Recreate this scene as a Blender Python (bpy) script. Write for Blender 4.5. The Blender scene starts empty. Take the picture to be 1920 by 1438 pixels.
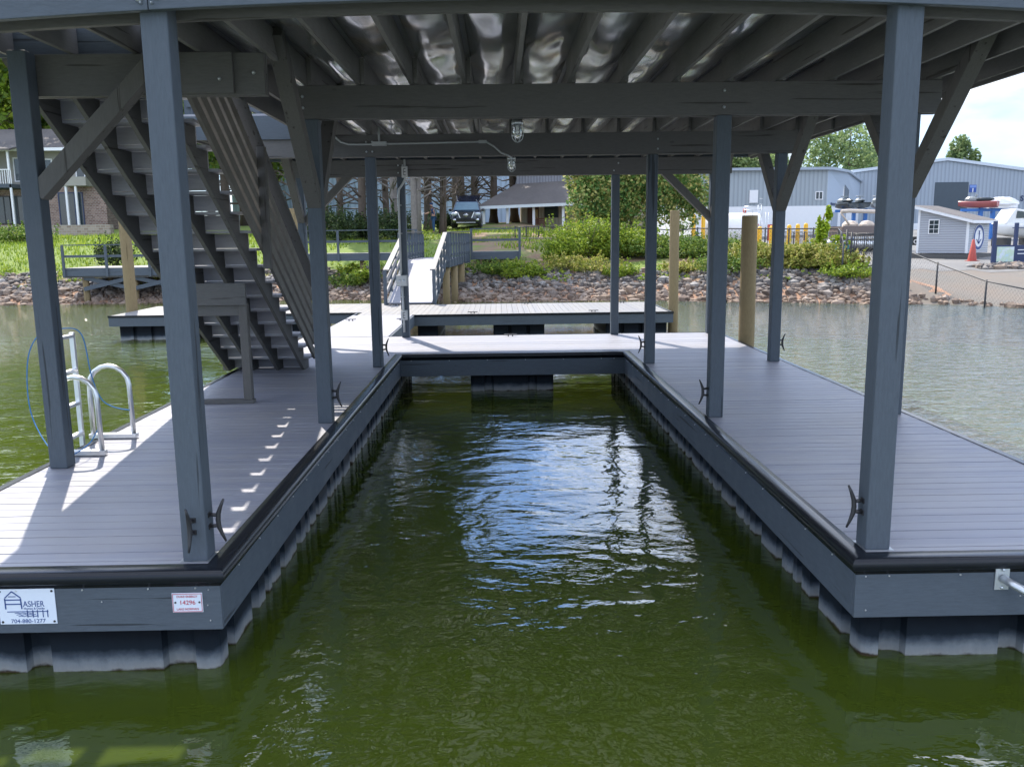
import bpy, bmesh, math, random
from mathutils import Vector, Matrix, noise
R=math.radians
random.seed(7)
S=bpy.context.scene
COL=S.collection
# ------------------------------------------------------------ camera maths
CAM=Vector((-0.2036,-4.5994,1.7765)); PITCH,YAW,ROLL,F=0.1681,0.0141,0.0120,1594.42
def ray(u,v):
    xx=(u-960)/F; yy=(719-v)/F
    c,s=math.cos(ROLL),math.sin(ROLL); x=c*xx+s*yy; w=-s*xx+c*yy
    c,s=math.cos(PITCH),math.sin(PITCH); y=c+s*w; z=-s+c*w
    c,s=math.cos(YAW),math.sin(YAW)
    return Vector((c*x+s*y,-s*x+c*y,z))
def PX(u,v,y):                      # world point at depth y behind photo position (u,v)
    d=ray(u,v); return CAM+d*((y-CAM.y)/d.y)
def X(u,y,v=449): return PX(u,v,y).x
def Z(v,y,u=960): return PX(u,v,y).z
# ------------------------------------------------------------ mesh builder
class MB:
    def __init__(s): s.v=[];s.f=[];s.r=[];s.m=[];s.mi=0;s.sm=False;s.smf=[]
    def add(s,vs,fs,r=0.0):
        o=len(s.v); s.v+= [tuple(a) for a in vs]
        for f in fs: s.f.append(tuple(i+o for i in f)); s.r.append(r); s.m.append(s.mi); s.smf.append(s.sm)
        return s
    def box(s,x0,x1,y0,y1,z0,z1,r=0.0):
        return s.add([(x0,y0,z0),(x1,y0,z0),(x1,y1,z0),(x0,y1,z0),(x0,y0,z1),(x1,y0,z1),(x1,y1,z1),(x0,y1,z1)],
          [(3,2,1,0),(4,5,6,7),(0,1,5,4),(1,2,6,5),(2,3,7,6),(3,0,4,7)],r)
    def bar(s,p,q,w,h,side=None,r=0.0):      # rectangular bar p->q, w sideways, h the other way
        p=Vector(p);q=Vector(q);d=(q-p).normalized()
        a=Vector(side) if side else (Vector((0,0,1)).cross(d) if abs(d.z)<.99 else Vector((1,0,0)))
        a=(a-d*a.dot(d)).normalized(); b=d.cross(a)
        vs=[]
        for c in (p,q):
            for i,j in ((-1,-1),(1,-1),(1,1),(-1,1)): vs.append(c+a*(w/2*i)+b*(h/2*j))
        return s.add(vs,[(3,2,1,0),(4,5,6,7),(0,1,5,4),(1,2,6,5),(2,3,7,6),(3,0,4,7)],r)
    def tube(s,pts,rad,n=8,cap=True,r=0.0):
        pts=[Vector(p) for p in pts]; rr=rad if isinstance(rad,(list,tuple)) else [rad]*len(pts)
        vs=[];fs=[]; prev=None
        for i,p in enumerate(pts):
            d=(pts[min(i+1,len(pts)-1)]-pts[max(i-1,0)]).normalized()
            if prev is None: a=d.orthogonal().normalized()
            else: a=(prev-d*prev.dot(d)).normalized()
            prev=a; b=d.cross(a)
            for k in range(n):
                t=2*math.pi*k/n; vs.append(p+a*(rr[i]*math.cos(t))+b*(rr[i]*math.sin(t)))
        for i in range(len(pts)-1):
            for k in range(n): fs.append((i*n+k,i*n+(k+1)%n,(i+1)*n+(k+1)%n,(i+1)*n+k))
        sm=s.sm; s.sm=True; s.add(vs,fs,r); s.sm=sm
        if cap:
            o=len(s.v)-len(vs)
            for f in (tuple(range(n-1,-1,-1)),tuple((len(pts)-1)*n+k for k in range(n))):
                s.f.append(tuple(i+o for i in f)); s.r.append(r); s.m.append(s.mi); s.smf.append(False)
        return s
    def lathe(s,c,prof,n=16,r=0.0,axis='z'):
        c=Vector(c); vs=[];fs=[]
        for (ra,z) in prof:
            for k in range(n):
                t=2*math.pi*k/n; q=(ra*math.cos(t),ra*math.sin(t),z)
                if axis=='y': q=(q[0],z,q[1])
                if axis=='x': q=(z,q[0],q[1])
                vs.append(c+Vector(q))
        for i in range(len(prof)-1):
            for k in range(n): fs.append((i*n+k,i*n+(k+1)%n,(i+1)*n+(k+1)%n,(i+1)*n+k))
        sm=s.sm; s.sm=True; s.add(vs,fs,r); s.sm=sm; return s
    def prism(s,poly,z0,z1,r=0.0):           # xy polygon extruded
        n=len(poly); vs=[(x,y,z0) for x,y in poly]+[(x,y,z1) for x,y in poly]
        fs=[tuple(range(n-1,-1,-1)),tuple(range(n,2*n))]+[(i,(i+1)%n,n+(i+1)%n,n+i) for i in range(n)]
        return s.add(vs,fs,r)
    def prismy(s,poly,y0,y1,r=0.0):          # xz polygon extruded along y
        n=len(poly); vs=[(x,y0,z) for x,z in poly]+[(x,y1,z) for x,z in poly]
        fs=[tuple(range(n)),tuple(range(2*n-1,n-1,-1))]+[(i,n+i,n+(i+1)%n,(i+1)%n) for i in range(n)]
        return s.add(vs,fs,r)
    def prismx(s,poly,x0,x1,r=0.0):          # yz polygon extruded along x
        n=len(poly); vs=[(x0,y,z) for y,z in poly]+[(x1,y,z) for y,z in poly]
        fs=[tuple(range(n-1,-1,-1)),tuple(range(n,2*n))]+[(i,(i+1)%n,n+(i+1)%n,n+i) for i in range(n)]
        return s.add(vs,fs,r)
    def ball(s,c,rx,ry,rz,n=8,r=0.0,jit=0,rot=0):
        vs=[];fs=[];m=max(3,n//2)
        c=Vector(c)
        for i in range(m+1):
            ph=math.pi*i/m
            for k in range(n):
                t=2*math.pi*k/n; j=1+random.uniform(-jit,jit)
                x,y,z=rx*j*math.sin(ph)*math.cos(t),ry*j*math.sin(ph)*math.sin(t),rz*j*math.cos(ph)
                if i in (0,m): x=y=0; z=rz*math.cos(ph)
                x,y=x*math.cos(rot)-y*math.sin(rot),x*math.sin(rot)+y*math.cos(rot)
                vs.append(c+Vector((x,y,z)))
        for i in range(m):
            for k in range(n): fs.append((i*n+k,(i+1)*n+k,(i+1)*n+(k+1)%n,i*n+(k+1)%n))
        return s.add(vs,fs,r)
    def quad(s,*p,r=0.0): return s.add(p,[tuple(range(len(p)))],r)
OFF={}
def mesh(name,mb,mats,off):
    me=bpy.data.meshes.new(name); o=Vector(off)
    me.from_pydata([(a[0]-o.x,a[1]-o.y,a[2]-o.z) for a in mb.v],[],mb.f)
    for m in (mats if isinstance(mats,(list,tuple)) else [mats]): me.materials.append(m)
    me.polygons.foreach_set('material_index',mb.m); me.polygons.foreach_set('use_smooth',mb.smf)
    if any(mb.r):
        at=me.attributes.new('rnd','FLOAT','FACE'); at.data.foreach_set('value',mb.r)
    me.update(); return me
def tag(o,label=None,cat=None,group=None,kind=None):
    if label: o['label']=label
    if cat: o['category']=cat
    if group: o['group']=group
    if kind: o['kind']=kind
    return o
def thing(name,label,cat,loc=(0,0,0),group=None,rz=0):
    o=bpy.data.objects.new(name,None); COL.objects.link(o); o.location=loc; o.rotation_euler=(0,0,rz)
    o.empty_display_size=.2; tag(o,label,cat,group); OFF[o.name]=(0,0,0) if rz else tuple(loc); return o
def part(name,mb,mat,parent,bevel=0,label=None,kind=None):
    off=OFF.get(parent.name,(0,0,0))
    o=bpy.data.objects.new(name,mesh(name,mb,mat,off)); COL.objects.link(o); o.parent=parent; OFF[o.name]=off
    if bevel:
        b=o.modifiers.new('bevel','BEVEL'); b.width=bevel; b.segments=2; b.limit_method='ANGLE'; b.angle_limit=R(40)
    if label: o['label']=label
    if kind: o['kind']=kind
    return o
def single(name,mb,mat,label,cat,loc=(0,0,0),group=None,kind=None,bevel=0):
    o=bpy.data.objects.new(name,mesh(name,mb,mat,loc)); COL.objects.link(o); o.location=loc
    if bevel:
        b=o.modifiers.new('bevel','BEVEL'); b.width=bevel; b.segments=2; b.limit_method='ANGLE'; b.angle_limit=R(40)
    OFF[o.name]=tuple(loc); return tag(o,label,cat,group,kind)
def copy_tree(o,parent=None,label=None,loc=None,rz=None):
    c=o.copy(); COL.objects.link(c); OFF[c.name]=OFF.get(o.name,(0,0,0))
    if parent: c.parent=parent
    if label: c['label']=label
    if loc is not None: c.location=loc
    if rz is not None: c.rotation_euler=(0,0,rz)
    for ch in [k for k in bpy.data.objects if k.parent==o]: copy_tree(ch,c)
    return c
# ------------------------------------------------------------ materials
class NT:
    def __init__(s,name):
        s.mat=bpy.data.materials.new(name); s.mat.use_nodes=True; s.t=s.mat.node_tree; s.n=s.t.nodes; s.b=s.n['Principled BSDF']
        s.out=s.n['Material Output']; s.co=s.n.new('ShaderNodeTexCoord').outputs['Object']
    def L(s,a,b): s.t.links.new(a,b)
    def N(s,t,**k):
        n=s.n.new(t)
        for a,v in k.items(): setattr(n,a,v)
        return n
    def noise(s,scale,detail=3,rough=.5,sc=(1,1,1),co=None,dist=0):
        m=s.N('ShaderNodeMapping'); s.L(co or s.co,m.inputs[0]); m.inputs['Scale'].default_value=sc
        n=s.N('ShaderNodeTexNoise'); s.L(m.outputs[0],n.inputs['Vector']); n.inputs['Scale'].default_value=scale
        n.inputs['Detail'].default_value=detail; n.inputs['Roughness'].default_value=rough; n.inputs['Distortion'].default_value=dist
        return n.outputs['Fac']
    def math(s,op,a,b=None,c=None,clamp=False):
        n=s.N('ShaderNodeMath',operation=op); n.use_clamp=clamp
        for i,v in enumerate((a,b,c)):
            if v is None: continue
            if hasattr(v,'links'): s.L(v,n.inputs[i])
            else: n.inputs[i].default_value=v
        return n.outputs[0]
    def ramp(s,fac,stops,interp='LINEAR'):
        n=s.N('ShaderNodeValToRGB'); s.L(fac,n.inputs[0]); e=n.color_ramp.elements; n.color_ramp.interpolation=interp
        q=lambda c:(c,c,c,1) if isinstance(c,(int,float)) else (*c,1)
        e.remove(e[1]); e[0].position=stops[0][0]; e[0].color=q(stops[0][1])
        for p,c in stops[1:]: k=e.new(p); k.color=q(c)
        return n.outputs[0]
    def mix(s,f,a,b,mode='MIX'):
        n=s.N('ShaderNodeMix',data_type='RGBA',blend_type=mode)
        for i,v in ((0,f),(6,a),(7,b)):
            if hasattr(v,'links'): s.L(v,n.inputs[i])
            else: n.inputs[i].default_value=v if i==0 else (*v,1)
        return n.outputs[2]
    def xyz(s,co=None):
        n=s.N('ShaderNodeSeparateXYZ'); s.L(co or s.co,n.inputs[0]); return n.outputs
    def col(s,c):
        if hasattr(c,'links'): s.L(c,s.b.inputs['Base Color'])
        else: s.b.inputs['Base Color'].default_value=(*c,1)
    def rough(s,c):
        if hasattr(c,'links'): s.L(c,s.b.inputs['Roughness'])
        else: s.b.inputs['Roughness'].default_value=c
    def bump(s,h,st=.3,dist=.01,prev=None):
        n=s.N('ShaderNodeBump'); s.L(h,n.inputs['Height']); n.inputs['Strength'].default_value=st; n.inputs['Distance'].default_value=dist
        if prev: s.L(prev,n.inputs['Normal'])
        s.L(n.outputs[0],s.b.inputs['Normal']); return n.outputs[0]
def plain(name,c,rough=.5,metal=0,var=.12,sc=6,spec=.5,bump=0):
    m=NT(name); f=m.noise(sc,4,.6)
    m.col(m.mix(f,tuple(a*(1-var) for a in c),tuple(min(1,a*(1+var)) for a in c))); m.rough(rough)
    m.b.inputs['Metallic'].default_value=metal; m.b.inputs['Specular IOR Level'].default_value=spec
    if bump: m.bump(m.noise(sc*6,4,.6),bump,.005)
    return m.mat
def wood(name,c,axis,var=.36,rough=.6,spec=.18):
    m=NT(name); sc={'x':(.16,1,1),'y':(1,.16,1),'z':(1,1,.16)}[axis]; cs={'x':(.03,1,1),'y':(1,.03,1),'z':(1,1,.03)}[axis]
    g=m.noise(75,5,.7,sc,dist=.3); g2=m.noise(3,4,.6); crack=m.ramp(m.noise(22,3,.5,cs),[(0,0),(.325,0),(.35,1)])
    kn=m.N('ShaderNodeTexVoronoi'); mp=m.N('ShaderNodeMapping'); m.L(m.co,mp.inputs[0]); mp.inputs['Scale'].default_value={'x':(.5,1,1),'y':(1,.5,1),'z':(1,1,.5)}[axis]
    m.L(mp.outputs[0],kn.inputs['Vector']); kn.inputs['Scale'].default_value=3.2
    knot=m.ramp(kn.outputs['Distance'],[(0,.7),(.04,.75),(.06,1)])
    a=m.mix(g,tuple(x*(1-var) for x in c),tuple(x*(1+var) for x in c))
    a=m.mix(m.math('MULTIPLY',g2,.35),a,tuple(x*1.35 for x in c))
    a=m.mix(1.0,a,m.mix(crack,(.5,.48,.46),(1,1,1)),'MULTIPLY'); a=m.mix(1.0,a,knot,'MULTIPLY')
    m.col(a); m.rough(m.ramp(g2,[(.3,rough-.08),(.7,rough+.12)])); m.b.inputs['Specular IOR Level'].default_value=spec
    h=m.math('ADD',m.math('MULTIPLY',g,.5),m.math('MULTIPLY',crack,.8)); m.bump(h,.6,.003)
    return m.mat
GR=(.074,.090,.108)  # bluish sky light put into the grey of the frame wood
WX,WY,WZ=[wood('grey_stained_wood_'+a,GR,a) for a in 'xyz']
WSX,WSY=[wood('shaded_side_wood_'+a,(.100,.099,.097),a) for a in 'xy']  # warm copy of the frame wood with the shade tone put into its colour
JST=wood('joist_wood',(.15,.147,.142),'y')
RAILW=plain('lightened_rail_wood',(.20,.19,.17),.8,0,.3,5,.1)  # lighter than the frame wood: light reflected onto slat undersides put into colour
WSZ=wood('stair_wood_z',(.10,.097,.092),'z')
def decking(name,c,axis='x',pitch=.14):
    m=NT(name); x,y,z=m.xyz(); k=m.math('FLOOR',m.math('DIVIDE',y if axis=='x' else x,pitch))
    w=m.N('ShaderNodeTexWhiteNoise',noise_dimensions='1D'); m.L(k,w.inputs['W'])
    cb=m.N('ShaderNodeCombineXYZ'); m.L(w.outputs['Value'],cb.inputs['X' if axis=='x' else 'Y'])
    va=m.N('ShaderNodeVectorMath',operation='MULTIPLY_ADD'); m.L(cb.outputs[0],va.inputs[0]); va.inputs[1].default_value=(37,37,37); m.L(m.co,va.inputs[2])
    sc=(.12,1,1) if axis=='x' else (1,.12,1)
    g=m.noise(34,5,.65,sc,co=va.outputs[0],dist=.5); big=m.noise(.9,3,.6)
    a=m.mix(g,tuple(x*.62 for x in c),tuple(min(1,x*1.35) for x in c))
    a=m.mix(m.math('MULTIPLY',w.outputs['Value'],.7),a,(c[0]*.72,c[1]*.75,c[2]*.84))
    a=m.mix(m.ramp(big,[(.45,0),(.7,.55)]),a,(c[0]*.95,c[1]*.9,c[2]*.8))
    m.col(a); m.rough(m.ramp(g,[(.3,.38),(.7,.58)])); m.bump(g,.25,.002); return m.mat
DK=decking('composite_decking',(.295,.298,.33)); DKY=decking('composite_decking_far',(.215,.208,.198),'y')
BLK=plain('black_rubber',(.006,.008,.012),.27,var=.3,spec=.35)
CAST=plain('black_cast_metal',(.02,.02,.022),.45,0,.3,20)
GALV=plain('galvanised_steel',(.55,.58,.6),.4,.85,.2,25)
ALU=plain('brushed_aluminium',(.72,.73,.74),.33,.9,.1,30)
PVC=plain('grey_conduit',(.36,.38,.38),.5,0,.1,20)
SCREW=plain('screw_zinc',(.7,.7,.7),.35,.8,.1,20)
def floatmat():
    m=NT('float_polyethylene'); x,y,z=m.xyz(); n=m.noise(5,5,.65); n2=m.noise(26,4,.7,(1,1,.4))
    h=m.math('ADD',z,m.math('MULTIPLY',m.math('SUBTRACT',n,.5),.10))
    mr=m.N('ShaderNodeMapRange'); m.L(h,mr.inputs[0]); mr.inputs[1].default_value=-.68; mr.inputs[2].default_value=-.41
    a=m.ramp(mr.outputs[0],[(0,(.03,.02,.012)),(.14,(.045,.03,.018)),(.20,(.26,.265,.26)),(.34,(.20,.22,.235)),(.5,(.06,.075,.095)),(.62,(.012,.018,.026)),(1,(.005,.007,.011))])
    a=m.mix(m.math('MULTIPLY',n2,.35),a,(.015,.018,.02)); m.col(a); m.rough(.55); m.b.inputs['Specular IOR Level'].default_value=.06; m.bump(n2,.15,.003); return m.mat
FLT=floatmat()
def membrane():
    m=NT('black_underdeck_membrane'); n=m.noise(1.5,2,.45,(1.3,.42,1)); n2=m.noise(4,2,.5,(1,.3,1)); n3=m.noise(2.2,2)
    m.col(m.mix(m.ramp(n3,[(.55,0),(.75,1)]),(.50,.52,.54),(.58,.48,.36))); m.rough(m.ramp(n2,[(.3,.12),(.7,.26)])); m.b.inputs['Metallic'].default_value=.85
    pass
    p=m.bump(n,.9,.16); m.bump(n2,.15,.02,p); return m.mat
MEM=membrane()
def watermat():
    m=NT('lake_water'); x,y,z=m.xyz()
    n=m.noise(1.5,3,.5,(.85,1.25,1),dist=.5); n2=m.noise(7,3,.6,(.8,1.2,1),dist=.3); n3=m.noise(.12,2); n4=m.noise(3.2,3,.6,(.7,1.2,1),dist=.4)
    out=m.math('MAXIMUM',m.ramp(m.math('DIVIDE',x,20),[(.19,0),(.26,1)]),m.math('MULTIPLY',m.ramp(m.math('DIVIDE',y,40),[(.28,0),(.42,1)]),.5))
    h=m.math('ADD',m.math('MULTIPLY',n,.8),m.math('MULTIPLY',n2,m.math('MULTIPLY_ADD',out,1.5,.13)))
    h=m.math('ADD',h,m.math('MULTIPLY',n4,m.math('MULTIPLY_ADD',out,3.6,.10)))
    bp=m.N('ShaderNodeBump'); m.L(h,bp.inputs['Height']); bp.inputs['Strength'].default_value=1; bp.inputs['Distance'].default_value=.034
    d=m.N('ShaderNodeBsdfDiffuse'); m.L(m.mix(m.ramp(m.math('DIVIDE',x,20),[(.19,0),(.4,1)]),m.mix(n3,(.066,.108,.014),(.100,.135,.014)),(.05,.075,.045)),d.inputs[0]); m.L(bp.outputs[0],d.inputs['Normal'])
    tr=m.N('ShaderNodeBsdfTransparent'); tr.inputs[0].default_value=(.85,.86,.5,1)
    g=m.N('ShaderNodeBsdfGlossy'); g.inputs['Roughness'].default_value=.03; g.inputs[0].default_value=(1,1,1,1); m.L(bp.outputs[0],g.inputs['Normal'])
    fr=m.N('ShaderNodeFresnel'); fr.inputs[0].default_value=1.85; m.L(bp.outputs[0],fr.inputs['Normal'])
    a=m.N('ShaderNodeMixShader'); a.inputs[0].default_value=.5; m.L(d.outputs[0],a.inputs[1]); m.L(tr.outputs[0],a.inputs[2])
    b=m.N('ShaderNodeMixShader'); m.L(fr.outputs[0],b.inputs[0]); m.L(a.outputs[0],b.inputs[1]); m.L(g.outputs[0],b.inputs[2]); m.L(b.outputs[0],m.out.inputs[0]); return m.mat
BED=plain('murky_lake_bed',(.22,.26,.015),1,0,.3,.5,0)
WAT=watermat()
def leafmat(name,c1,c2,c3,tr=.35):
    m=NT(name); at=m.N('ShaderNodeAttribute',attribute_name='rnd'); n=m.noise(1.3,2)
    f=m.math('ADD',m.math('MULTIPLY',at.outputs['Fac'],.75),m.math('MULTIPLY',n,.35))
    a=m.ramp(f,[(.15,c1),(.5,c2),(.9,c3)]); m.col(a); m.rough(.55); m.b.inputs['Specular IOR Level'].default_value=.35
    t=m.N('ShaderNodeBsdfTranslucent'); m.L(a,t.inputs[0]); mx=m.N('ShaderNodeMixShader'); mx.inputs[0].default_value=tr
    m.L(m.b.outputs[0],mx.inputs[1]); m.L(t.outputs[0],mx.inputs[2]); m.L(mx.outputs[0],m.out.inputs[0]); return m.mat
LF_BRIGHT=leafmat('leaf_bright',(.07,.13,.015),(.18,.28,.025),(.38,.44,.05))
LF_MID=leafmat('leaf_mid',(.045,.10,.018),(.11,.20,.03),(.26,.32,.06))
LF_DARK=leafmat('leaf_dark',(.015,.035,.012),(.03,.06,.018),(.08,.11,.03),.2)
LF_MAG=leafmat('leaf_magnolia',(.06,.14,.04),(.18,.32,.08),(.55,.46,.16),.4)
LF_WEED=leafmat('leaf_weed',(.12,.17,.025),(.28,.32,.05),(.5,.42,.14))
LF_FAR=leafmat('leaf_far',(.07,.12,.05),(.15,.22,.08),(.26,.33,.12),.4)  # distance haze put into the leaf colour, paler than nearer foliage
LF_PINE=leafmat('leaf_pine',(.02,.035,.014),(.035,.055,.018),(.06,.08,.03),.15)
BARK=plain('bark_grey',(.17,.15,.135),.85,0,.4,9,bump=.5); BARKD=plain('bark_dark',(.085,.065,.05),.9,0,.4,9,bump=.5)
PILE=wood('treated_piling',(.20,.155,.085),'z',.5,.85,.2)
def groundmat():
    m=NT('bank_ground'); x,y,z=m.xyz(); n=m.noise(.35,5,.65); n2=m.noise(3,5,.7); n3=m.noise(.9,4,.6)
    clay=m.mix(n2,(.22,.12,.07),(.36,.22,.14)); grass=m.mix(n2,(.07,.11,.02),(.19,.26,.035))
    soil=m.mix(n3,clay,(.13,.12,.07))
    g=m.math('ADD',m.ramp(m.math('MULTIPLY_ADD',x,-.04,.30),[(.35,0),(.75,.55)]),m.math('ADD',m.math('MULTIPLY',n,.7),m.math('MULTIPLY',n3,.35)))
    a=m.mix(m.ramp(g,[(.50,0),(.60,1)]),soil,grass)
    lo=m.ramp(m.math('MULTIPLY_ADD',z,.5,.5),[(.2,0),(.16+.36,0),(.75,1)])
    a=m.mix(lo,clay,a); m.col(a); m.rough(.95); m.bump(n2,.6,.05); return m.mat
GND=groundmat()
def speckle(name,a,b,sc,c=None,rough=.9):
    m=NT(name); n=m.noise(sc,5,.7); n2=m.noise(.4,4,.6,(1,.4,1)); k=m.mix(n,a,b)
    k=m.mix(m.ramp(n2,[(.4,0),(.65,.6)]),k,c or tuple(x*.7 for x in a)); m.col(k); m.rough(rough); m.bump(n,.5,.02); return m.mat
ASPH=speckle('lot_asphalt',(.13,.13,.128),(.21,.205,.195),18); RAMP=speckle('ramp_gravel',(.09,.084,.074),(.17,.155,.13),9,(.165,.12,.085))
def rockmat():
    m=NT('riprap_rock'); at=m.N('ShaderNodeAttribute',attribute_name='rnd'); x,y,z=m.xyz(); n=m.noise(9,5,.7)
    a=m.ramp(at.outputs['Fac'],[(.05,(.05,.046,.044)),(.35,(.13,.12,.115)),(.65,(.24,.175,.125)),(.85,(.22,.215,.21)),(1,(.36,.34,.32))])
    t=m.ramp(m.math('ADD',z,m.math('MULTIPLY',n,.3)),[(.0,1),(.01,1),(.25,0)])
    mr=m.N('ShaderNodeMapRange'); m.L(z,mr.inputs[0]); mr.inputs[1].default_value=.0; mr.inputs[2].default_value=-.6; mr.inputs[3].default_value=0; mr.inputs[4].default_value=.75
    a=m.mix(mr.outputs[0],a,m.mix(at.outputs['Fac'],(.17,.10,.06),(.33,.22,.14))); a=m.mix(m.math('MULTIPLY',n,.5),a,(.12,.11,.1)); m.col(a); m.rough(.85); m.bump(n,.5,.03); return m.mat
ROCK=rockmat()
def brick(name,a,b,sc=2.2):
    m=NT(name); t=m.N('ShaderNodeTexBrick'); x,y,z=m.xyz(); cb=m.N('ShaderNodeCombineXYZ'); m.L(m.math('ADD',x,y),cb.inputs[0]); m.L(z,cb.inputs[1]); m.L(cb.outputs[0],t.inputs['Vector'])
    t.inputs['Color1'].default_value=(*a,1); t.inputs['Color2'].default_value=(*b,1); t.inputs['Mortar'].default_value=(.35,.33,.3,1)
    t.inputs['Scale'].default_value=sc; t.inputs['Mortar Size'].default_value=.025; m.col(t.outputs[0]); m.rough(.9); return m.mat
BRK=brick('house_brick',(.16,.09,.07),(.30,.2,.16)); STW=brick('retaining_brick',(.22,.16,.13),(.36,.29,.24),1.6)
def corr(name,c,pitch=.3,along='x',var=.16,rough=.4):
    m=NT(name); x,y,z=m.xyz(); s=m.math('FRACT',m.math('DIVIDE',{'x':x,'y':y,'xy':m.math('ADD',x,y),'z':z}[along],pitch))
    r=m.ramp(s,[(0,.0),(.1,1),(.5,1),(.8,.3),(1,0)]); n=m.noise(.5,3)
    a=m.mix(r,tuple(k*(1-var*1.6) for k in c),c); a=m.mix(m.math('MULTIPLY',n,.25),a,tuple(k*.8 for k in c)); m.col(a); m.rough(rough); m.bump(r,.5,.03); return m.mat
MET=corr('blue_metal_siding',(.30,.35,.41),.45,'xy'); MET2=corr('grey_metal_siding',(.31,.355,.385),.4,'xy'); SID=corr('grey_vinyl_siding',(.40,.42,.46),.13,'z',.22)
TANS=corr('tan_siding',(.52,.45,.34),.25,'x',.12,.8); CREAM=plain('cream_siding',(.30,.29,.25),.8,0,.08,2)
SHG=speckle('shingle',(.085,.078,.075),(.16,.145,.135),7); SHK=corr('grey_shakes',(.20,.205,.225),.22,'x',.25,.9)
WHT=plain('white_paint',(.75,.76,.77),.5,0,.05,3); GLS=plain('dark_glass',(.03,.045,.055),.08,0,.3,2,.8); NAVY=plain('navy_paint',(.02,.035,.10),.4,0,.2,4)
YEL=plain('yellow_paint',(.75,.42,.02),.5); RED=plain('red_paint',(.42,.07,.05),.6); BLUE=plain('blue_steel',(.02,.13,.42),.4)
STEEL=plain('dark_steel_door',(.045,.065,.085),.45,0,.15,2); FENB=plain('black_fence',(.025,.027,.03),.5,0,.2,8)
CARP=plain('black_car_paint',(.012,.016,.03),.12,0,.1,2,.8); CHR=plain('chrome',(.7,.7,.72),.15,1,.05,5); TYR=plain('tyre',(.02,.02,.02),.8)
GEL=plain('white_gelcoat',(.72,.72,.70),.25,0,.05,3); CANV=plain('beige_canvas',(.5,.43,.36),.8,0,.15,4,bump=.3); TEAL=plain('teal_bin',(.02,.16,.15),.5)
SKIN=plain('skin',(.5,.28,.2),.6); SHIRT=plain('navy_cloth',(.03,.06,.16),.85); JEANS=plain('denim_cloth',(.03,.09,.2),.85)
# ------------------------------------------------------------ ground, water
SHORE=[(-200,40),(-90,34),(-40,32),(-19.5,30.6),(-6.6,31.2),(-.9,29.0),(5.3,28.6),(12.4,25.8),(15.6,24.6),(17,23),(22,18),(35,6),(60,-15),(200,-130)]
def interp(t,P):
    if t<=P[0][0]: return P[0][1]
    for (a,b),(c,d) in zip(P,P[1:]):
        if t<=c: return b+(d-b)*(t-a)/(c-a)
    return P[-1][1]
def sst(a,b,t): t=min(1,max(0,(t-a)/(b-a))); return t*t*(3-2*t)
PA=[(-8,-2.4),(-1,-1.0),(0,-.64),(3.2,.42),(5.5,1.0),(10,1.6),(18,2.2),(28,2.9),(60,3.6),(400,5)]
PC=[(-8,-2.4),(-1,-1.0),(0,-.64),(2.6,.35),(4.5,.75),(9,.95),(20,1.25),(60,2.3),(400,3)]
PB=[(-8,-1.6),(0,-.64),(8,-.05),(14,.28),(22,.42),(60,2.1),(120,2.6),(400,3)]
def H(x,y):
    d=y-interp(x,SHORE); k=1 if x<16 else .8
    a,c,b=interp(d,PA),interp(d,PC),interp(d*k,PB)
    z=a+(c-a)*sst(1,9,x); z=z+(b-z)*sst(13.5,17.5,x)
    return z+(.10*noise.noise(Vector((x*.5,y*.5,0)))+.04*noise.noise(Vector((x*2,y*2,3))))*sst(.2,2,d)*(1-sst(10,20,x)*.8)
def sheet(xs,ys,mat,name,dz=0,clip=None):
    mb=MB(); mb.sm=True; nx=len(xs); vs=[(x,y,H(x,y)+dz) for y in ys for x in xs]; fs=[]
    for j in range(len(ys)-1):
        for i in range(nx-1):
            if clip and not clip((xs[i]+xs[i+1])/2,(ys[j]+ys[j+1])/2): continue
            fs.append((j*nx+i,j*nx+i+1,(j+1)*nx+i+1,(j+1)*nx+i))
    mb.add(vs,fs); o=single(name,mb,mat,None,None); o['kind']='structure'; return o
def rng(a,b,s):
    o=[]; t=a
    while t<b: o.append(t); t+=s
    return o+[b]
xs=[-400,-200,-120]+rng(-80,60,.8)+[80,120,200,400]; ys=[-200,-100,-50]+rng(-20,14,4)+rng(16,62,.6)+rng(64,120,4)+[160,250,500]
sheet(xs,ys,GND,'ground')
lot=lambda x,y:(y>interp(x,SHORE)+9 and 7<x<16 and y<130) or (x>15.5 and y>interp(x,SHORE)+14 and y<130)
sheet(rng(6,130,1.5),rng(14,130,1.5),ASPH,'parking_lot',.03,lot)
sheet(rng(14.5,60,.8),rng(-14,40,.8),RAMP,'boat_ramp',.02,lambda x,y:-1.5<y-interp(x,SHORE)<16 and x>14.8-.12*(y-24))
mb=MB(); W=-.64; mb.quad((-400,-200,W),(400,-200,W),(400,60,W),(-400,60,W)); o=single('water',mb,WAT,None,None); o['kind']='structure'
mb=MB(); mb.quad((-400,-200,-1.55),(400,-200,-1.55),(400,60,-1.55),(-400,60,-1.55)); o=single('lake_bed',mb,BED,None,None); o['kind']='structure'
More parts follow.
